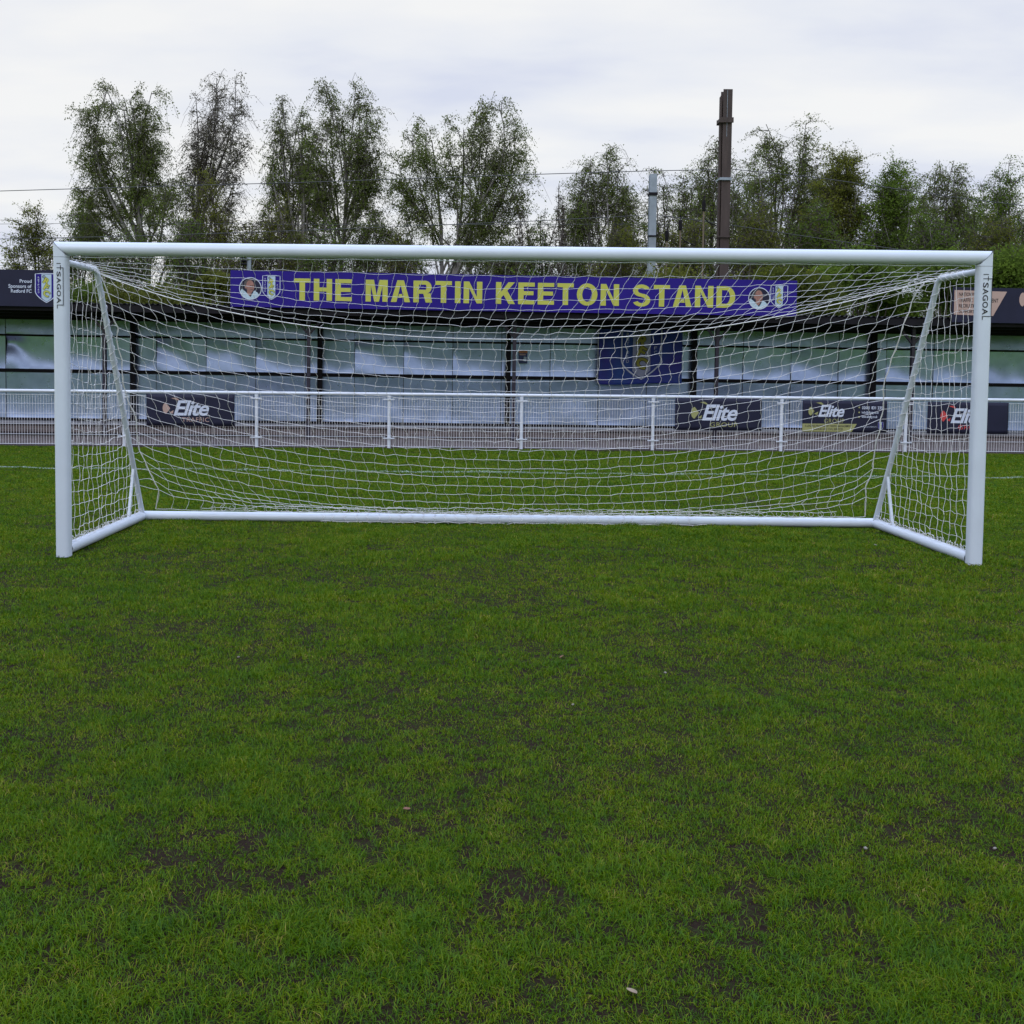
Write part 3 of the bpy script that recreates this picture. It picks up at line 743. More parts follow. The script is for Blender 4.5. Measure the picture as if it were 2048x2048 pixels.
def shield_pts(cx, top, w, h, n=10):
    """outline, clockwise from top left: flat arched top, curved flanks to a point"""
    pts = [(cx-w/2, top-h*.02), (cx-w*.25, top-h*.003), (cx, top), (cx+w*.25, top-h*.003), (cx+w/2, top-h*.02), (cx+w/2, top-h*.62)]
    for i in range(1, n): t = i/n; a = t*math.pi/2; pts.append((cx+w/2*math.cos(a)**.9, top-h*.62-h*.38*(t**1.05)))
    pts.append((cx, top-h))
    L_ = [(2*cx-a, b) for a, b in pts[5:-1]][::-1]
    return pts+L_
def crest(root, cx, top, w, h, y, warp=None, framed=False, blue=None, pale=None, yel=None, tiny=True):
    blue = blue or M_blue; pale = pale or M_pale; yel = yel or M_yel
    q = MB(); sh = shield_pts(cx, top, w, h)
    if not framed: put_poly(q, sh, y, blue, warp)
    put_ring(q, sh, w*.035, y-.003, M_wht, warp)
    a = w*.225
    put_poly(q, [(cx-a, top-h*.03), (cx-a, top-h*.84), (cx-a*.5, top-h*.92), (cx, top-h*.97), (cx+a*.5, top-h*.92), (cx+a, top-h*.84), (cx+a, top-h*.03)], y-.002, pale, warp)
    b = w*.055; put_ring(q, [(cx-a*.5+b*1.1*math.cos(k*.7), top-h*.115+b*1.1*math.sin(k*.7)) for k in range(9)], b*.5, y-.004, M_navy, warp)
    put_poly(q, [(cx-a*.5+b*.45*math.cos(k*1.25), top-h*.115+b*.45*math.sin(k*1.25)) for k in range(5)], y-.004, M_navy, warp)
    def glyph(ch, gx, gz, s, m, bold, yy):
        vs, fs = text2d(ch, bold); c_ = (vs.min(0)+vs.max(0))/2; v = vs-c_; an = -.5
        P = []
        for p in v:
            px_, pz_ = p[0]*1.05, p[1]*.9
            P.append((gx+s*(px_*math.cos(an)-pz_*math.sin(an)), yy, gz+s*(px_*math.sin(an)+pz_*math.cos(an))))
        if warp: P = [warp(p) for p in P]
        q.add(P, fs, m)
    s = h*.27
    for k, (ch, gx, gz) in enumerate((('R', cx+.015*w, top-h*.27), ('F', cx-.0*w, top-h*.475), ('C', cx+.005*w, top-h*.69))):
        glyph(ch, gx, gz, s*1.12, M_dark, .075, y-.004-k*.004); glyph(ch, gx, gz, s*1.12, yel, .042, y-.006-k*.004)
    if tiny:
        for k, ch in enumerate('RETFORD'):
            zc = top-h*(.14+.085*k); put_text(q, ch, cx-w*.385, cx-w*.315, zc-h*.030, zc+h*.030, y-.004, M_wht, 0, warp=warp)
        for k, ch in enumerate('FC'):
            zc = top-h*(.40+.085*k); put_text(q, ch, cx+w*.315, cx+w*.385, zc-h*.030, zc+h*.030, y-.004, M_wht, 0, warp=warp)
    return q.build('crest', root)
crest(root, X(.927), Z(.335), .105, .165, y-.001, tiny=False)
advert('dark banner with red half moon beside Elite lettering on the fence behind the right goalpost', 1853, 2017, 805, 867, 'GROUP', M_red, M_red, tbox=(.285, .70, .33, .80))

# ------------------------------------------------------------------ covered stand
SROT = Euler((0, .0048, .037)); SLOC = Vector((0, 14.6, 0)); SM = Matrix.Translation(SLOC) @ SROT.to_matrix().to_4x4(); SI = SM.inverted()
def st(px, py, yl):
    o = SI @ CAM; d = SI.to_3x3() @ ray(px, py); return o+d*((yl-o.y)/d.y)
stand = empty('covered_stand', SLOC, SROT); tag(stand, 'low covered terrace stand with dark steel frame and shiny dented metal back wall', 'stand')
XL, XR = -17.5, 17.5; YF, YW = -.35, 2.32
zf = st(300, 606, YF).z; zr = st(620, 640, YW).z
print('roof z', zf, zr)
# roof: corrugated sheet sloping down to the back
q = MB(); npx = int((XR-XL)/.03); vs = []
for j, (yy, zz) in enumerate(((YF-.03, zf-.035), (YW+.25, zr+.03))):
    for i in range(npx+1): vs.append((XL+(XR-XL)*i/npx, yy, zz+(.026 if (i//1) % 4 in (0, 1) else 0)))
q.add(vs, [(i, i+1, npx+2+i, npx+1+i) for i in range(npx)], M_roof); ro = q.build('roof', stand)
so = ro.modifiers.new('s', 'SOLIDIFY'); so.thickness = .006
q = MB(); q.box(XL, XR, YF, YF+.06, zf-.20, zf-.05, M_dark); q.build('fascia', stand)
for yy, dz in ((.35, .0), (1.0, 0), (1.65, 0)):
    t = (yy-YF)/(YW-YF); zz = zf+(zr-zf)*t-.055; q = MB(); q.box(XL, XR, yy-.04, yy+.04, zz-.12, zz-.01, M_dark); q.build('purlin', stand)
fcol = [st(p, 750, .08).x for p in (209, 617, 1028, 1433, 1824)]; bay = (fcol[-1]-fcol[0])/4
rcol = [st(p, 700, 2.16).x for p in (266, 640, 1017, 1389, 1748)]; rb = (rcol[-1]-rcol[0])/4
fcol = [fcol[0]-2*bay, fcol[0]-bay]+fcol+[fcol[-1]+bay]; rcol = [rcol[0]-2*rb, rcol[0]-rb]+rcol+[rcol[-1]+rb, rcol[-1]+2*rb]
M_dark2 = mat('purple_black_steel', (0.016, 0.012, 0.028), .5, 0, .25)
for x in fcol:
    q = MB(); hw = .038
    q.box(x-hw, x+hw, .045, .055, 0.0, zf-.20, M_dark2); q.box(x-hw, x+hw, .125, .135, 0.0, zf-.20, M_dark2); q.box(x-.006, x+.006, .055, .125, 0, zf-.20, M_dark2)
    q.box(x-.07, x+.07, .02, .16, 0.012, .024, M_dark2)
    c = q.build('column', stand)
    q = MB(); q.bar((x-.03, .09, zf-.58), (x-.34, .09, zf-.21), .05, .05, M_dark2); q.bar((x+.03, .09, zf-.58), (x+.34, .09, zf-.21), .05, .05, M_dark2); q.build('knee_brace', c)
    q = MB(); q.bar((x, YF+.08, zf-.11), (x, YW-.1, zr-.02), .06, .12, M_dark2); q.build('rafter', stand)
for x in rcol:
    q = MB(); q.box(x-.058, x+.058, 2.10, 2.22, .0, zr-.02, M_dark); q.build('rear_column', stand)
z_g1 = st(400, 676, 2.25).z; z_g2 = st(500, 747.5, 2.25).z; z_g3 = st(700, 846, 2.25).z
print('girts', z_g1, z_g2, z_g3)
for zz, hh in ((z_g1, .045), (z_g2, .085), (z_g3, .06)):
    q = MB(); q.box(XL, XR, 2.223, 2.27, zz-hh/2, zz+hh/2, M_dark); q.build('girt', stand)
# shiny sheets of the back wall
def sheetmat():
    m = bpy.data.materials.new('dented_silver_sheet'); m.use_nodes = True; t = m.node_tree; b = t.nodes['Principled BSDF']
    b.inputs['Metallic'].default_value = 0.9; b.inputs['Roughness'].default_value = .30
    g = t.nodes.new('ShaderNodeTexCoord')
    def nz(s, d, sc=(1, 1, 1)):
        mp = t.nodes.new('ShaderNodeMapping'); mp.inputs['Scale'].default_value = sc; t.links.new(g.outputs['Object'], mp.inputs[0])
        n = t.nodes.new('ShaderNodeTexNoise'); n.inputs['Scale'].default_value = s; n.inputs['Detail'].default_value = d; t.links.new(mp.outputs[0], n.inputs['Vector']); return n.outputs['Fac']
    c = t.nodes.new('ShaderNodeValToRGB'); t.links.new(nz(3, 6), c.inputs[0])
    c.color_ramp.elements[0].position = .3; c.color_ramp.elements[0].color = (.33, .43, .68, 1); c.color_ramp.elements[1].position = .7; c.color_ramp.elements[1].color = (.45, .56, .86, 1)
    t.links.new(c.outputs[0], b.inputs['Base Color'])
    r_ = t.nodes.new('ShaderNodeMapRange'); r_.inputs['To Min'].default_value = .24; r_.inputs['To Max'].default_value = .34; t.links.new(nz(9, 5), r_.inputs[0]); t.links.new(r_.outputs[0], b.inputs['Roughness'])
    bp = t.nodes.new('ShaderNodeBump'); bp.inputs['Strength'].default_value = .12; bp.inputs['Distance'].default_value = .01; t.links.new(nz(4, 2, (1, 1, .7)), bp.inputs['Height']); t.links.new(bp.outputs[0], b.inputs['Normal'])
    return m
M_sheet = sheetmat()
x = XL; k = 0; ztop = zr+.0; zb0 = z_g3
while x < XR-.3:
    wd = 1.19; q = MB(); nx_, nz_ = 20, 44; vs = []; s1, s2, s3 = random.random(), random.random(), random.random()
    a1 = random.uniform(.3, 1.0); tl = random.uniform(-.3, .3)
    for j in range(nz_+1):
        z = zb0+(ztop-zb0)*j/nz_
        for i in range(nx_+1):
            a = i/nx_; X_ = x+wd*a
            n_1 = float(vnoise(np.array(X_), np.array(1.3), 1.25, 71)); n_2 = float(vnoise(np.array(X_), np.array(5.3), 2.3, 72)); n_3 = float(vnoise(np.array(X_), np.array(z), 1.6, 73))
            dep = 0
            if z >= z_g1: dep = .004*math.sin(math.pi*(z-z_g1)/(ztop+.3-z_g1))
            elif z >= z_g2:
                t = (z-z_g2)/(z_g1-z_g2); hb = min(.78, max(.16, .16+.55*s1*(1-a)**(.8+1.6*s3)+.34*(n_2-.25))); dep = (.075*a1+.022)*hb**.75*math.sin(math.pi*t**(math.log(.5)/math.log(hb)))
            else:
                t = (z-zb0)/(z_g2-zb0); hb = min(.8, max(.3, .45+.5*(n_1-.5)+.3*(s3-.5)*(1-2*a))); dep = (.006+.024*n_2)*math.sin(math.pi*t**(math.log(.5)/math.log(hb)))+.006*(t-1)*(.5+n_3)
            dep += .010*(n_3-.5)
            vs.append((X_, YW-.03+dep, z))
    q.add(vs, [(j*(nx_+1)+i, j*(nx_+1)+i+1, (j+1)*(nx_+1)+i+1, (j+1)*(nx_+1)+i) for j in range(nz_) for i in range(nx_)], M_sheet, True)
    o = q.build('wall_sheet', stand)
    q = MB(); q.box(x-.003, x+.003, YW-.040, YW-.03, zb0, ztop, M_seam); q.build('seam', o)
    x += 1.2; k += 1
q = MB(); q.box(XL, XR, YW+.14, YW+.18, 0, zr-.05, M_dark); q.build('backing', stand)
# terrace steps
for (ya, yb, zt) in ((1.60, YW+.04, z_g3-.035), (1.15, 1.60, .21), (.80, 1.15, .11)):
    q = MB(); q.box(XL, XR, ya, yb, 0, zt, M_lit_ledge if ya > 1.5 else M_conc); q.build('terrace_step', stand, .008)
for (yy, zz) in ((1.595, z_g3-.12), (1.145, .20), (.795, .05)):
    q = MB(); q.box(XL, XR, yy-.012, yy, zz-.022, zz, M_dark); q.build('step_shadow_line', stand)  # dark strips standing in for the shadow lines along the steps

# signs on the roof edge
def sign(label, px0, pt0, pb0, px1, pt1, pb1, m, yl=-.44, name='banner_sign', group='signs along the front edge of the stand roof'):
    a = st(px0, pt0, yl); b = st(px0, pb0, yl); c = st(px1, pt1, yl); d = st(px1, pb1, yl)
    x0, x1 = a.x, c.x; z1 = (a.z+c.z)/2; z0 = (b.z+d.z)/2
    ctr = SM @ Vector(((x0+x1)/2, yl, z0)); root = empty(name, ctr, SROT); tag(root, label, 'sign', group)
    hw = (x1-x0)/2; q = MB(); q.box(-hw, hw, 0, .03, 0, z1-z0, m); q.build('panel', root)
    q = MB()
    k = 0
    while -hw+.5+k*1.8 < hw-.2: xx = -hw+.5+k*1.8; q.bar((xx, .06, -.05), (xx, .06, z1-z0-.06), .04, .04, M_dark); q.bar((xx, .06, z1-z0-.1), (xx, .95, -.02), .03, .03, M_dark); k += 1
    q.build('bracket', root)
    cx_ = (x0+x1)/2
    return root, (lambda px, py: ((lambda P: (P.x-cx_, P.z-z0))(st(px, py, yl)))), hw, z1-z0
root, F, hw, hh = sign('long royal blue sign reading THE MARTIN KEETON STAND in yellow on the stand roof', 461, 539.5, 614, 1594.5, 562, 632, M_blue)
tl = F(588, 555.5); br = F(1470, 613)
q = MB(); zt_ = F(1020, 564.5)[1]; zb_ = F(1020, 608)[1]
# heavy sans capitals drawn as strokes
GW = {'T': .60, 'H': .66, 'E': .60, 'M': .80, 'A': .70, 'R': .68, 'I': .20, 'N': .68, 'K': .70, 'O': .76, 'S': .66, 'D': .70, ' ': .36}
def bold_glyph(ch):
    """list of polygons in a unit high box, width GW"""
    w = GW[ch]; s = .20; h = .185; P = []
    rc = lambda x0, x1, y0, y1: P.append([(x0, y0), (x1, y0), (x1, y1), (x0, y1)])
    def arc(cx, cy, rx, ry, a0, a1, t, n=14):
        for i in range(n):
            p, q_ = a0+(a1-a0)*i/n, a0+(a1-a0)*(i+1)/n
            o = lambda a: (cx+rx*math.cos(a), cy+ry*math.sin(a)); ii = lambda a: (cx+(rx-t)*math.cos(a), cy+(ry-t*.9)*math.sin(a))
            P.append([o(p), o(q_), ii(q_), ii(p)])
    pi = math.pi
    if ch == 'T': rc(0, w, 1-h, 1); rc(w/2-s/2, w/2+s/2, 0, 1-h)
    if ch == 'H': rc(0, s, 0, 1); rc(w-s, w, 0, 1); rc(s, w-s, .42, .42+h)
    if ch == 'E': rc(0, s, 0, 1); rc(s, w, 1-h, 1); rc(s, w*.93, .42, .42+h); rc(s, w, 0, h)
    if ch == 'I': rc(0, s, 0, 1)
    if ch == 'M': rc(0, s*.95, 0, 1); rc(w-s*.95, w, 0, 1); P.append([(s*.95, 1), (s*.95, .72), (w/2-.085, 0), (w/2, 0), (w/2, .30), (s*1.5, 1)]); P.append([(w-s*.95, .72), (w-s*.95, 1), (w-s*1.5, 1), (w/2, .30), (w/2, 0), (w/2+.085, 0)])
    if ch == 'A': P.append([(0, 0), (.205, 0), (w/2, .80), (w/2, 1), (w/2-.12, 1)]); P.append([(w, 0), (w/2+.12, 1), (w/2, 1), (w/2, .80), (w-.205, 0)]); P.append([(.255, .20), (w-.255, .20), (w-.30, .37), (.30, .37)])
    if ch == 'N': rc(0, s, 0, 1); rc(w-s, w, 0, 1); P.append([(s, 1), (s, .70), (w-s, 0), (w-s, .30)])
    if ch == 'K': rc(0, s, 0, 1); P.append([(s, .30), (s, .56), (w-.25, 1), (w-.01, 1), (.40, .585), (.28, .40)]); P.append([(.28, .42), (.42, .60), (w, 0), (w-.235, 0)])
    if ch == 'D': rc(0, s, 0, 1); rc(s, .34, 1-h, 1); rc(s, .34, 0, h); arc(.34, .5, w-.34, .5, -pi/2, pi/2, s)
    if ch == 'O': arc(w/2, .5, w/2, .515, 0, 2*pi, s, 28)
    if ch == 'R': rc(0, s, 0, 1); rc(s, .42, 1-h, 1); rc(s, .42, .40, .40+h); arc(.42, .70, w-.44, .30, -pi/2, pi/2, s*.95); P.append([(.36, .40), (.50, .42), (.62, .36), (w-.22, 0), (w, 0), (w-.04, .12), (w-.06, .36)][0:1]+[(.40, .40), (.62, .43), (w, 0), (w-.23, 0)])
    if ch == 'S':
        arc(w/2, .725, w/2-.01, .285, .12*pi, 1.5*pi, s*.92); arc(w/2, .285, w/2, .30, -.88*pi, .5*pi, s*.92)
    return P, w
txt = 'THE MARTIN KEETON STAND'; adv = []; x = 0
for ch in txt: adv.append(x); x += GW[ch]+(.115 if ch != ' ' else .02)
tw = x-.115; sxx = (br[0]-tl[0])/tw
slope = (F(1470, 600)[1]-F(588, 600)[1])*0
for ch, x0 in zip(txt, adv):
    if ch == ' ': q.build('lettering', root); q = MB(); continue
    for kk, poly in enumerate(bold_glyph(ch)[0]):
        if len(poly) < 3: continue
        put_poly(q, [(tl[0]+(x0+a)*sxx, zb_+(zt_-zb_)*b) for a, b in poly], -.004-.0001*(kk % 3), M_yel)
q.build('lettering', root)
def portrait(root, cx, cz, r, y, flip=1):
    q = MB(); circ = lambda rr, n=28: [(cx+rr*math.cos(2*math.pi*k/n), cz+rr*math.sin(2*math.pi*k/n)) for k in range(n)]
    put_poly(q, circ(r), y, M_navy); put_ring(q, circ(r), r*.07, y-.006, M_wht)
    def ell(ex, ez, rx, rz, m, yy, n=18, rot=0): put_poly(q, [(cx+r*(ex+rx*math.cos(2*math.pi*k/n)*math.cos(rot)-rz*math.sin(2*math.pi*k/n)*math.sin(rot)), cz+r*(ez+rx*math.cos(2*math.pi*k/n)*math.sin(rot)+rz*math.sin(2*math.pi*k/n)*math.cos(rot))) for k in range(n)], yy, m)
    ell(-.14, .33, .47, .52, M_hair, y-.001); ell(-.10, -.30, .22, .35, M_skin, y-.001)
    ell(-.02, .20, .37, .56, M_skin, y-.002, rot=.08)
    # shirt: two wings within the circle
    wing = [(-.80, -.02), (-.45, -.30), (-.15, -.62), (0, -.78), (.12, -.60), (.34, -.18), (.62, -.34), (.80, -.55), (.6, -.77), (.3, -.93), (0, -.985), (-.35, -.92), (-.65, -.73), (-.85, -.50), (-.93, -.28)]
    put_poly(q, [(cx+r*a, cz+r*b) for a, b in wing], y-.003, M_shirt)
    ell(-.42, .12, .07, .13, M_skin, y-.0035)
    for ex in (-.02, .22): ell(ex, .27, .065, .03, M_hair, y-.004)
    ell(.14, .10, .055, .14, M_hair, y-.0038); ell(.13, .11, .05, .15, M_skin, y-.0044); ell(.12, -.11, .12, .028, M_hair, y-.004)
    q.build('portrait', root)
c = F(501, 577); portrait(root, c[0], c[1], .235, -.006)
c = F(1518, 597); portrait(root, c[0], c[1], .235, -.006)
a = F(543, 551); crest(root, a[0], a[1], .375, .52, -.010, framed=True)
a = F(1558.5, 570.5); crest(root, a[0], a[1], .375, .50, -.010, framed=True)

root, F, hw, hh = sign('dark navy sign with a blue and white shield reading Proud Sponsors of Retford FC', -240, 536, 610, 124, 539, 611.5, M_navy)
for t_, xa, pa, pb in (('Proud', 39.5, 559, 565.5), ('Sponsors of', 17, 569, 575.5), ('Retford FC', 22, 579, 585)):
    l = F(xa, pb); r_ = F(63.5, pa); q = MB(); put_text(q, t_, l[0], r_[0], l[1], r_[1], -.005, M_wht, .016, ref='P'); q.build('lettering', root)
a = F(93, 547); crest(root, a[0], a[1], .47, .62, -.005)
root, F, hw, hh = sign('dark navy sign with a tan panel listing traffic management recruitment and support', 1907, 571, 641, 2330, 585, 655, M_navy)
q = MB(); P4 = [F(1907.5, 629), F(1986, 632), F(2014, 583.5), F(1909, 580)]; put_poly(q, P4, -.004, M_tan); q.build('panel_print', root)
for t_, xb, pa, pb in (('NATIONWIDE', 1961, 585.5, 592), ('TRAFFIC MANAGEMENT', 1996.5, 597.5, 604), ('RECRUITMENT', 1964, 608.5, 615), ('SUPPORT', 1949, 620, 626)):
    l = F(1917.5, pb); r_ = F(xb, pa); q = MB(); put_text(q, t_, l[0], r_[0], l[1], r_[1], -.007, M_black, .014); q.build('lettering', root)
q = MB(); c = F(2046, 599); pts = [(c[0]+.085*math.cos(math.pi/2+math.pi*i/12), c[1]+.155*math.sin(math.pi/2+math.pi*i/12)) for i in range(13)]+[(c[0]+.12, c[1])]
put_poly(q, pts, -.004, M_tan); a = F(2068, 610); 
put_text(q, 'Elite', a[0], a[0]+1.15, a[1]-.07, a[1]+.26, -.005, M_wht, .022, .3, .92); q.build('logo', root)

# blue flag on the back wall
fl = st(1199, 650, 2.02); fr = st(1363, 765, 2.02); FW = fr.x-fl.x; FH = st(1199, 648, 2.02).z-st(1280, 766, 2.02).z
froot = empty('club_flag', SM @ Vector(((fl.x+fr.x)/2, 2.03, fl.z)), SROT); tag(froot, 'royal blue flag with yellow and white shield hanging on the metal back wall', 'flag')
def fwave(p):
    x, y_, z = p; return (x, y_+.018*math.sin(x*5+1.5*math.sin(z*2))+.010*math.sin(z*7+x*3), z+.02*math.sin(x*2.2)*(-z))
q = MB(); vs = []; nX, nZ = 40, 28
for j in range(nZ+1):
    for i in range(nX+1): vs.append(fwave(((i/nX-.5)*FW, 0, -FH*j/nZ)))
def flagmat():
    m = mat('blue_flag_cloth', (0.030, 0.018, 0.30), .6, 0, .1, 1.4, col2=(0.010, 0.065, 0.32)); return m
q.add(vs, [(j*(nX+1)+i, (j+1)*(nX+1)+i, (j+1)*(nX+1)+i+1, j*(nX+1)+i+1) for j in range(nZ) for i in range(nX)], flagmat(), True)
o = q.build('cloth', froot); so = o.modifiers.new('s', 'SOLIDIFY'); so.thickness = .004
q = MB(); q.tube([(-FW/2-.02, 0, .12), (-FW/2-.02, 0, -FH)], .011, M_white2, 8); q.build('pole', froot)
crest(froot, .02, -.04, .98, FH-.16, -.022, warp=fwave, framed=True, pale=mat('flag_white', (.30, .33, .50), .6), yel=mat('flag_yellow', (.30, .29, .04), .6))
# small poster
pr = st(1046, 727, 2.21); po = empty('poster', SM @ Vector((pr.x, 2.205, pr.z)), SROT); tag(po, 'small blue poster with an orange top beside the middle stand column', 'poster')
q = MB(); w_ = .105; h_ = .315; q.box(-w_, w_, -.004, .004, 0, h_, mat('poster_blue', (.03, .05, .16), .5, 0, .4, 12)); q.build('sheet', po)
q = MB(); put_poly(q, [(-w_, h_*.80), (w_, h_*.80), (w_, h_), (-w_, h_)], -.006, mat('poster_orange', (.42, .17, .07), .5, 0, .4, 30)); put_poly(q, [(-.0, .06), (.08, .05), (.085, .16), (.02, .17)], -.006, M_pale)
put_poly(q, [(-.09, .20), (.06, .20), (.06, .235), (-.09, .235)], -.006, M_tan); q.build('print', po)

# ------------------------------------------------------------------ railway masts and wires
def mast(label, px, pw, ptop, Y, m, name='railway_mast', twin=False, bands=()):
    c = at(px, ptop, Y); root = empty(name, (c.x, Y, 0)); tag(root, label, 'mast', 'railway masts behind the stand'); H = c.z
    w = pw/FPX*(Y-CAM.y); q = MB()
    if twin:
        q.box(-w*.30, w*.5, -w*.45, -w*.40, 0, H, m); q.box(-w*.30, w*.5, w*.40, w*.45, 0, H, m); q.box(.08*w-.02, .08*w+.02, -w*.40, w*.40, 0, H, m)
        q.build('beam', root); q = MB(); q.box(-w*.5, -w*.34, -w*.25, -w*.20, 0, H-.25, m); q.box(-w*.44, -w*.40, -w*.20, w*.40, 0, H-.25, m); q.build('beam', root)
        q = MB(); q.box(.02, .035, -w*.45-.012, -w*.45-.001, H-2.0, H-.05, M_galv); q.build('conduit', root)
    else:
        q.box(-w*.5, w*.5, -w*.5, -w*.44, 0, H, m); q.box(-w*.5, w*.5, w*.44, w*.5, 0, H, m); q.box(-.02, .02, -w*.44, w*.44, 0, H, m); q.build('beam', root)
    for (py, hh, ex, mm) in bands:
        z = at(px, py, Y).z; h2 = hh/FPX*(Y-CAM.y)/2; e_ = w*.5+ex*w
        q = MB(); q.box(-e_, e_, -w*.62, -w*.52, z-h2, z+h2, mm); q.box(-e_, e_, w*.52, w*.6, z-h2, z+h2, mm); q.box(-e_, -e_+.03, -w*.52, w*.52, z-h2*.7, z+h2*.7, mm); q.box(e_-.03, e_, -w*.52, w*.52, z-h2*.7, z+h2*.7, mm); q.build('bracket', root)
    return root
mast('tall brown steel mast of two joined beams rising above the trees', 1451.5, 22.5, 181, 36, M_rust, twin=True, bands=((243, 10, .10, M_rust), (360, 5, .03, M_galv), (475, 3, .03, M_rust)))
mast('shorter pale grey galvanised mast left of the tall brown one', 1306, 14, 349, 40, M_galv, bands=((389, 6, .12, M_dark), (473, 3, .08, M_dark)))
mast('grey mast stub with dark insulator plates peeping between crossbar and blue sign', 498.5, 7.5, 496, 42, M_galv)
io = empty('insulator_stack', at(487, 531, 41.8)); tag(io, 'stack of dark insulator plates on the left of the grey mast stub', 'insulator')
q = MB(); s_ = 49/FPX
for k in range(4): z = k*6.5*s_; q.tube([(0, 0, z), (0, 0, z+.02), (0, 0, z+.11), (0, 0, z+.12)], [.05, .15, .15, .06], M_dark, 12)
q.tube([(0, 0, -.05), (0, 0, 4*6.5*s_)], .03, M_dark, 6); q.build('plates', io)
q = MB(); q.tube([(0, 0, .3), (.32, .15, .3)], .03, M_galv, 6); q.build('arm', io)
# insulated uprights between the masts
for (px, ptop, pb, Y, lb) in ((1408, 400, 492, 39, 'slim brown upright with dark insulator cap just left of the tall mast'), (1361, 438, 492, 42, 'short slim upright with dark insulator midway between the two masts'), (1334, 460, 492, 42, 'shortest slim upright with insulator beside the pale mast')):
    a = at(px, ptop, Y); root = empty('insulator_post', (a.x, Y, 0)); tag(root, lb, 'post', 'insulator posts between the masts'); s_ = (Y-CAM.y)/FPX
    zc = a.z
    q = MB(); q.tube([(0, 0, 0), (0, 0, zc-20*s_)], 1.5*s_, mat('tan_pole', (.16, .12, .09), .7), 8); q.build('pole', root)
    q = MB(); n_ = 6; pts = []; rad = []
    for k in range(n_*2+1): pts.append((0, 0, zc-22*s_+k*(20*s_/(n_*2)))); rad.append((4.2 if k % 2 else 3.2)*s_)
    q.tube(pts, rad, M_dark, 12); q.tube([(0, 0, zc-3*s_), (0, 0, zc+8*s_)], 1.0*s_, M_dark, 6); q.build('insulator', root)
    q = MB(); q.tube([(0, 0, zc-34*s_), (10*s_, 0, zc-44*s_), (30*s_, 0, zc-52*s_)], 1.0*s_, M_dark, 6); q.build('strut', root)
def wire(label, pts, Y, r=.016):
    P = [at(x, y, Y) for x, y in pts]; c = P[0]
    q = MB(); fine = []
    for i in range(len(P)-1):
        for k in range(6): fine.append(P[i].lerp(P[i+1], k/6))
    fine.append(P[-1]); q.tube([p-c for p in fine], r, M_wire, 4); o = q.build('overhead_wire'); o.location = c
    tag(o, label, 'wire', 'railway overhead wires')
wire('highest overhead wire crossing from the left edge to the tall mast', [(-400, 388), (0, 382), (340, 372), (600, 365), (1060, 349), (1290, 342), (1440, 339)], 36)
wire('highest overhead wire sloping down to the right of the tall mast', [(1462, 338), (1640, 356), (1830, 383), (1935, 398), (2300, 440)], 36)
wire('lower overhead wire crossing the trees to the pale mast', [(-400, 486), (0, 478), (280, 472), (600, 461), (1050, 443), (1300, 430)], 40)
wire('lower overhead wire running on from the pale mast behind the tall one', [(1312, 430), (1400, 441), (1500, 456), (1640, 477), (1790, 498), (2200, 540)], 40)
wire('thin wire just under the lower wire left of the pale mast', [(-400, 452), (0, 448), (250, 446), (760, 450), (1050, 449), (1300, 448), (1345, 450)], 42, .010)
wire('thin short wire low at the far left above the navy sign', [(-400, 534), (0, 531), (60, 531), (200, 529)], 44, .010)

# ------------------------------------------------------------------ trees
def leaves_mesh(P, size, m, name, parent, up=0.3, elong=1.5):
    n = len(P); P = np.array(P, np.float32)
    a = rng.normal(size=(n, 3)); a[:, 2] -= up; a /= np.linalg.norm(a, axis=1)[:, None]
    b = rng.normal(size=(n, 3)); b -= a*(a*b).sum(1)[:, None]; b /= np.linalg.norm(b, axis=1)[:, None]
    s = size*(.55+.9*rng.random(n))[:, None]; A = a*s*elong*.5; Bv = b*s*.42
    V = np.stack([P-A, P+Bv, P+A, P-Bv], 1).reshape(-1, 3).astype(np.float32)
    me = bpy.data.meshes.new(name); me.vertices.add(n*4); me.vertices.foreach_set('co', V.ravel())
    me.loops.add(n*4); me.loops.foreach_set('vertex_index', np.arange(n*4, dtype=np.int32)); me.polygons.add(n)
    me.polygons.foreach_set('loop_start', (np.arange(n)*4).astype(np.int32)); me.update(calc_edges=True)
    # clump tone from position plus a little per leaf
    cl = vnoise(P[:, 0]+P[:, 1], P[:, 2], .9, 61)*.75+rng.random(n)*.45-.1
    at_ = me.attributes.new('rnd', 'FLOAT', 'POINT'); at_.data.foreach_set('value', np.repeat(np.clip(cl, 0, 1), 4).astype(np.float32))
    me.materials.append(m); o = bpy.data.objects.new(name, me); COL.objects.link(o); o.parent = parent; return o
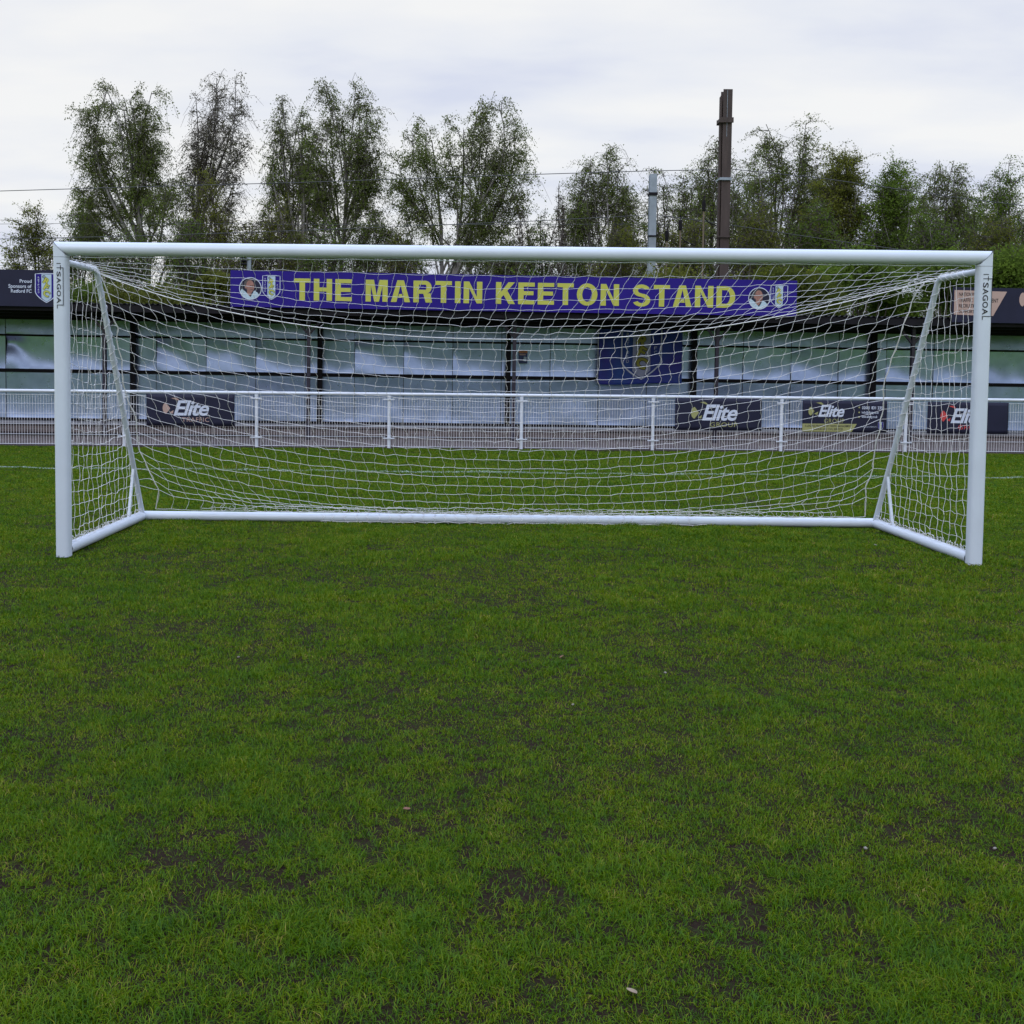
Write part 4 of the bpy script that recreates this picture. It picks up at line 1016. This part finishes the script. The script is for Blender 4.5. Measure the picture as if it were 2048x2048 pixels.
def tree(label, Y, pxt, pyb, pxl, pxr, pyt, lm, dens=1.0, leafy=.9, limbs=13, lean=0.0, trunk_r=.17, droop=.75, split=.30, name='birch_tree', leaf=.068, seed=0, group='trees along the railway behind the stand', crown_low=.18, twigr=.012, forks=1, topbare=0.0, env=None):
    """crown fitted between pxl..pxr and up to pyt; trunk at pxt"""
    rnd = random.Random(seed*13+5); base = at(pxt, 741, Y); base = Vector((base.x, Y, 0)); top = at((pxl+pxr)/2, pyt, Y); H = top.z
    xl = at(pxl, 500, Y).x-base.x; xr = at(pxr, 500, Y).x-base.x; cxm = (xl+xr)/2; hw = (xr-xl)/2*1.04
    root = empty(name, base); tag(root, label, 'tree', group)
    z0 = at(pxt, pyb, Y).z
    wood = MB(); LP = []
    def curve(p, q_, sag, wob, n):
        pts = []; d = q_-p; ln = d.length; u = Vector((rnd.gauss(0, 1), rnd.gauss(0, 1), rnd.gauss(0, .4)))*wob*ln; v = Vector((rnd.gauss(0, 1), rnd.gauss(0, 1), rnd.gauss(0, .3)))*wob*ln
        for i in range(n+1):
            t = i/n; o_ = p+d*t+u*math.sin(math.pi*t)+v*math.sin(2*math.pi*t)*.5+Vector((0, 0, sag*ln*math.sin(math.pi*t))); pts.append(o_)
        return pts
    stems = []
    for f in range(forks):
        fx = 0 if forks == 1 else (f/(forks-1)-.5)*2
        tipx = cxm+hw*(.12*rnd.uniform(-1, 1)+fx*.38)
        tip = Vector((tipx, rnd.uniform(-.5, .5), H*(.90-.06*abs(fx)*rnd.random())))
        b0 = Vector((fx*.12, 0, 0))
        pts = curve(b0, tip, 0, .02, 14)
        if forks > 1: pts = [Vector((p.x-(tip.x*(i/14)-(tip.x)*(i/14)**1.5), p.y, p.z)) for i, p in enumerate(pts)]
        rad = [trunk_r*(1-.92*(i/14)**.85)+.012 for i in range(15)]; wood.tube(pts, rad, M_bark, 8); stems.append((pts, rad))
    wood.build('trunk', root); wood = MB()
    def envw(h):  # crown half width fraction by height fraction
        if env: 
            for (a, wa), (b, wb) in zip(env, env[1:]):
                if a <= h <= b: return wa+(wb-wa)*(h-a)/(b-a)
            return env[-1][1]
        t = (h-crown_low)/(1-crown_low); t = min(1, max(0, t)); return (math.sin(math.pi*min(1, t**.75*.93+.07))**.7)
    limbs = int(limbs*(1.5 if forks == 1 else 1.0)); dens *= min(1.15, max(.45, hw/3.3))
    for li in range(limbs*forks):
        pts, rad = stems[li % forks]
        fr_ = (li+.5)/(limbs*forks); he = min(.985, (split+.06)+(.99-split-.06)*fr_**.66+rnd.uniform(-.03, .03))
        t0 = min(.96, max(split*.8, he*rnd.uniform(.46, .80))); k = int(t0*14); k = min(13, max(1, k)); p = pts[k].lerp(pts[k+1], t0*14-k)
        sd_ = 1 if (li//forks) % 2 else -1
        ex = cxm*.9+sd_*hw*envw(he)*(rnd.uniform(.70, 1.02) if rnd.random() < .68 else rnd.uniform(.1, .65)); ey = rnd.uniform(-1, 1)*hw*.6*envw(he)
        tip = Vector((ex, ey, H*he)); lp = curve(p, tip, rnd.uniform(-.09, .03), .045, 8); r_ = rad[k]*.5
        wood.tube(lp, [r_*(1-.85*(i/8))+.012 for i in range(9)], M_twig if r_ < .035 else M_bark, 6)
        nsub = int(8+rnd.random()*3)
        for si in range(nsub):
            t1 = .44+.56*(si+rnd.random())/nsub; a = lp[min(7, int(t1*8))].lerp(lp[min(8, int(t1*8)+1)], t1*8-int(t1*8) if t1 < 1 else 0)
            sl = hw*rnd.uniform(.18, .50)*(1.1-t1*.4); dr = Vector((rnd.gauss(0, 1)+.5*sd_, rnd.gauss(0, 1), rnd.gauss(.5, .6))); dr.normalize(); b = a+dr*sl
            if b.z > H*1.0: b.z = H*rnd.uniform(.94, 1.0)
            sp_ = curve(a, b, .05, .07, 4); wood.tube(sp_, [.028-.005*i for i in range(5)], M_twig, 4, False)
            for ti in range(8):
                t2 = (ti+.7)/8; c = sp_[min(3, int(t2*4))].lerp(sp_[min(4, int(t2*4)+1)], (t2*4) % 1)
                d2 = Vector((rnd.gauss(0, .8), rnd.gauss(0, .8), rnd.gauss(.25, .5))); d2.normalize(); tl_ = rnd.uniform(.6, 1.6)*min(1, hw/2.6)
                e1 = c+d2*tl_*.5; e2 = e1+(d2*.45+Vector((0, 0, -droop)))*tl_*.95
                wood.tube([c, e1, e2], [twigr, twigr*.8, twigr*.5], M_twig, 3, False)
                hfrac = e2.z/H; lf = leafy*(1-topbare*max(0, hfrac-.55)/.45)*(.5 if hfrac < .42 and H > 9 else 1)
                if rnd.random() < lf:
                    nl = int(31*dens*rnd.uniform(.25, 1.6))
                    for _ in range(nl):
                        t3 = rnd.random(); q_ = (c.lerp(e1, t3*2) if t3 < .5 else e1.lerp(e2, t3*2-1)); sp2 = .12
                        LP.append((q_.x+rnd.gauss(0, sp2), q_.y+rnd.gauss(0, sp2), q_.z+rnd.gauss(0, sp2*.9)))
    wood.build('branches', root)
    leaves_mesh(LP, leaf, lm, 'crown', root)
    return root
T = tree
T('small pale green tree at the far left edge', 50, 78, 520, 5, 125, 408, ML_olive, .9, .85, 10, seed=1, crown_low=.3, trunk_r=.12, split=.3, droop=.0, name='small_tree')
T('dark bushy tree between the small pale tree and the first tall birch', 54, 170, 520, 112, 225, 392, ML_green, 1.1, .95, 12, seed=2, trunk_r=.13, name='small_tree')
T('tall broad birch with a dense leafy top, leftmost of the tall trees', 52, 318, 520, 122, 382, 155, ML_birch, 1.1, .92, 17, seed=3, trunk_r=.26, split=.30, crown_low=.12, env=[(0, .3), (.25, .7), (.42, 1), (.6, .80), (.75, .62), (.9, .5), (1, .25)])
T('tall thinly leaved birch with a bare twiggy top right of the broadest left birch', 54, 440, 520, 362, 522, 134, ML_bare, .75, .8, 18, seed=4, trunk_r=.22, split=.22, topbare=.35, droop=.55, env=[(0, .6), (.3, .9), (.7, 1), (.9, .7), (1, .3)])
T('yellow green tree low between the two tallest left birches', 50, 415, 520, 352, 470, 340, ML_olive, 1.0, .9, 9, seed=5, trunk_r=.1, name='small_tree')
T('leaning dark birch with two stems in the middle of the left group', 52, 600, 520, 518, 640, 184, ML_birch, 1.0, .88, 13, seed=6, trunk_r=.19, split=.3, forks=2, env=[(0, .6), (.4, 1), (.7, .9), (.88, .5), (1, .35)])
T('slender birch with a pointed dense green crown and pale curved trunk', 51, 668, 520, 600, 768, 165, ML_birch, 1.25, .92, 16, seed=7, trunk_r=.20, split=.36, env=[(0, .5), (.35, .8), (.6, 1), (.8, .75), (.92, .55), (1, .3)])
T('broad spreading birch with wide forked limbs standing alone above the crossbar centre', 50, 882, 520, 782, 1072, 200, ML_birch, 1.1, .94, 10, seed=8, trunk_r=.20, split=.22, forks=3, env=[(0, .4), (.3, .7), (.5, .98), (.72, 1), (.88, .75), (1, .4)], crown_low=.2)
T('light green young tree under the leaning birch', 48, 545, 520, 495, 610, 392, ML_olive, .8, .8, 8, seed=9, trunk_r=.09, name='small_tree')
T('small dark tree under the right side of the pointed birch', 50, 745, 520, 690, 800, 425, ML_green, .9, .85, 8, seed=10, trunk_r=.09, name='small_tree')
T('low dark tree directly under the spreading birch', 52, 960, 520, 900, 1010, 450, ML_green, .9, .85, 8, seed=19, trunk_r=.09, name='small_tree')
T('thin bare poplar sapling right of the spreading birch', 49, 1036, 520, 1022, 1052, 400, ML_bare, .35, .6, 9, seed=11, trunk_r=.06, name='young_poplar', droop=-.4, leaf=.06)
T('taller bare poplar sapling left of the middle birch', 49, 1116, 520, 1102, 1132, 360, ML_bare, .4, .6, 10, seed=12, trunk_r=.07, name='young_poplar', droop=-.4, leaf=.06)
T('low green tree around the foot of the bare saplings', 51, 1085, 520, 1040, 1130, 425, ML_green, .7, .8, 9, seed=13, trunk_r=.09, name='small_tree')
T('middle birch with rounded olive crown left of the pale mast', 53, 1195, 520, 1118, 1292, 290, ML_birch, .95, .9, 14, seed=14, trunk_r=.16, split=.28, forks=2)
T('thin birch standing behind the pale mast', 55, 1318, 520, 1272, 1352, 322, ML_birch, .75, .8, 11, seed=15, trunk_r=.11, split=.25)
T('loose birch standing behind the tall brown mast', 50, 1440, 520, 1368, 1500, 272, ML_birch, .95, .88, 14, seed=16, trunk_r=.16, split=.25)
T('tallest birch right of the brown mast with an airy crown', 52, 1575, 520, 1480, 1640, 228, ML_birch, 1.0, .9, 17, seed=17, trunk_r=.19, split=.25, droop=.35, env=[(0, .7), (.4, 1), (.7, .85), (.9, .6), (1, .4)])
T('dense olive green tree, second right of the brown mast', 49, 1695, 520, 1602, 1762, 288, ML_olive, 1.5, .95, 17, seed=18, trunk_r=.17, split=.15, crown_low=.05, droop=.1, name='broadleaf_tree')
T('dense fresh green tree beside the olive one on the right', 48, 1772, 520, 1712, 1842, 318, ML_green, 1.5, .95, 16, seed=20, trunk_r=.15, split=.15, crown_low=.05, droop=.1, name='broadleaf_tree')
T('grey green birch above the right goal corner', 53, 1885, 520, 1822, 1952, 308, ML_birch, 1.0, .9, 15, seed=21, trunk_r=.15, split=.2)
T('green birch at the right edge of the trees', 50, 2000, 520, 1935, 2072, 322, ML_green, 1.1, .9, 15, seed=22, trunk_r=.15, split=.15, crown_low=.05)
T('birch at the right edge partly outside the picture', 53, 2110, 520, 2050, 2190, 330, ML_green, .9, .9, 12, seed=23, trunk_r=.15)
# hedge-like bushes close behind the stand roof
def bush(label, Y, pxl, pxr, pyt, lm, n, seed, name='bush', leaf=.075):
    rnd = random.Random(seed); a = at(pxl, 600, Y).x; b = at(pxr, 600, Y).x; H = at((pxl+pxr)/2, pyt, Y).z; cx = (a+b)/2; hw = (b-a)/2
    root = empty(name, (cx, Y, 0)); tag(root, label, 'bush', 'bushes behind the stand roof'); q = MB(); LP = []
    lobes = [(rnd.uniform(-.9, .9)*hw, rnd.uniform(-.8, .8), H*rnd.uniform(.45, .86), rnd.uniform(.28, .5)) for _ in range(int(8+hw*3))]
    for (lx_, ly_, lz, lr) in lobes:
        lr = lr*min(hw, H*.6)*1.1; lz = H*(1-.25*(lx_/hw)**2)*rnd.uniform(.82, 1.0)-lr
        q.tube([(lx_*.3, ly_*.3, 0), (lx_*.7, ly_*.6, lz*.5), (lx_, ly_, lz)], [.05, .03, .012], M_twig, 5, False)
        for k in range(6): d = Vector((rnd.gauss(0, 1), rnd.gauss(0, 1), rnd.gauss(.3, .8))).normalized()*lr; q.tube([(lx_, ly_, lz), (lx_+d.x*.6, ly_+d.y*.6, lz+d.z*.55), (lx_+d.x*1.05, ly_+d.y*1.05, lz+d.z)], [.012, .009, .004], M_twig, 3, False)
        for k in range(int(n/len(lobes))):
            d = Vector((rnd.gauss(0, 1), rnd.gauss(0, 1), rnd.gauss(0, 1))).normalized()*lr*(rnd.random()**.45)*rnd.uniform(.8, 1.12)
            LP.append((lx_+d.x*1.15, ly_+d.y, max(.1, lz+d.z)))
    for k in range(int(n*.5)): LP.append((rnd.uniform(-1, 1)*hw, rnd.uniform(-1, 1), rnd.uniform(0, .5)*H))
    q.build('stems', root); leaves_mesh(LP, leaf, lm, 'crown', root, up=0)
bush('yellow green bush behind the roof just left of the blue sign', 29, 385, 475, 530, ML_olive, 12000, 1)
bush('wide yellow green bush behind the roof at the left goal corner', 30, 190, 420, 548, ML_olive, 26000, 2)
bush('dark green bush behind the roof at the left post', 31, 90, 240, 552, ML_green, 15000, 3)
bush('yellow flowering bush above the right end of the blue sign', 27, 1490, 1668, 497, leafmat('yellow_bush_leaves', [(.05, .07, .02), (.11, .13, .025), (.26, .27, .03)]), 15000, 4)
bush('tall dark green bush filling the gap right of the blue sign', 29, 1610, 1800, 470, ML_green, 24000, 5)
bush('dark green bush behind the tan sign panel', 30, 1775, 1960, 480, ML_green, 22000, 6)
bush('mixed green bush at the right edge behind the navy sign', 31, 1930, 2120, 470, ML_green, 20000, 7)
bush('light green scrub showing above the blue sign under the pointed birch', 34, 560, 760, 520, ML_olive, 5000, 8)
bush('sparse scrub showing above the middle of the blue sign', 36, 760, 960, 528, ML_green, 4000, 9)
bush('dark scrub showing above the blue sign right of centre', 36, 960, 1180, 524, ML_green, 5000, 10)
bush('olive scrub at the foot of the two masts', 33, 1200, 1500, 505, ML_olive, 18000, 11)
bush('green scrub behind the navy sign at the far left edge', 36, 470, 570, 525, ML_green, 4500, 12)
for (lb, Y, a_, b_, c_, d_, m_, sd2) in (
    ('grey green birch filling in behind the tallest right birch', 58, 1640, 1560, 1720, 300, ML_birch, 51),
    ('grey green birch behind the dense fresh green tree', 58, 1800, 1730, 1880, 330, ML_birch, 52),
    ('olive birch between the brown mast and the tallest right birch', 57, 1500, 1440, 1570, 310, ML_birch, 53),
    ('fresh green tree between the two rightmost birches', 56, 1940, 1880, 2000, 345, ML_green, 54),
    ('thin birch between the pale mast and the brown mast', 58, 1375, 1325, 1425, 330, ML_birch, 55),
    ('low understorey tree at the foot of the broad left birch', 47, 255, 190, 330, 455, ML_green, 31),
    ('low understorey tree between the two tallest left birches, dark green', 46, 380, 320, 440, 430, ML_green, 32),
    ('low understorey tree just left of the leaning birch', 47, 490, 440, 550, 440, ML_olive, 33),
    ('low understorey tree beneath the pointed birch', 46, 650, 590, 720, 440, ML_green, 34),
    ('low understorey tree between pointed and spreading birches', 47, 790, 740, 850, 465, ML_olive, 35),
    ('low understorey tree right of the spreading birch', 47, 1010, 960, 1060, 475, ML_birch, 36),
    ('low understorey tree left of the pale mast foot', 46, 1240, 1180, 1310, 440, ML_olive, 37),
    ('low understorey tree between the two masts', 46, 1370, 1310, 1440, 425, ML_olive, 38),
    ('low understorey tree right of the brown mast foot', 46, 1510, 1460, 1580, 400, ML_olive, 39),
    ('low understorey tree beneath the tallest right birch', 46, 1630, 1560, 1700, 410, ML_green, 40),
    ('low understorey tree beneath the grey green right birch', 46, 1860, 1780, 1930, 420, ML_green, 41),
    ('low understorey tree at the far right edge', 46, 1990, 1920, 2070, 430, ML_olive, 42)):
    T(lb, Y, a_, 560, b_, c_, d_, m_, ((.5 if a_ < 1100 else .75) if Y < 50 else .9), .9, 12, seed=sd2, trunk_r=.08 if Y < 50 else .13, split=.25, crown_low=.1, name='small_tree' if Y < 50 else 'birch_tree', droop=.3)
# a dark wood added out of view behind the viewer, for its reflection in the metal wall
LPx = []
q = MB()
rnd = random.Random(99)
pos = [(rnd.uniform(-90, 90), -75+rnd.uniform(-4, 4), rnd.uniform(.5, 10.5)) for _ in range(15000)]
wo = empty('reflection_wood', (0, 0, 0)); tag(wo, kind='stuff')
leaves_mesh([(x, y, z*(.6+.4*math.sin(x*.3)**2)) for x, y, z in pos], 1.3, ML_birch, 'foliage', wo)
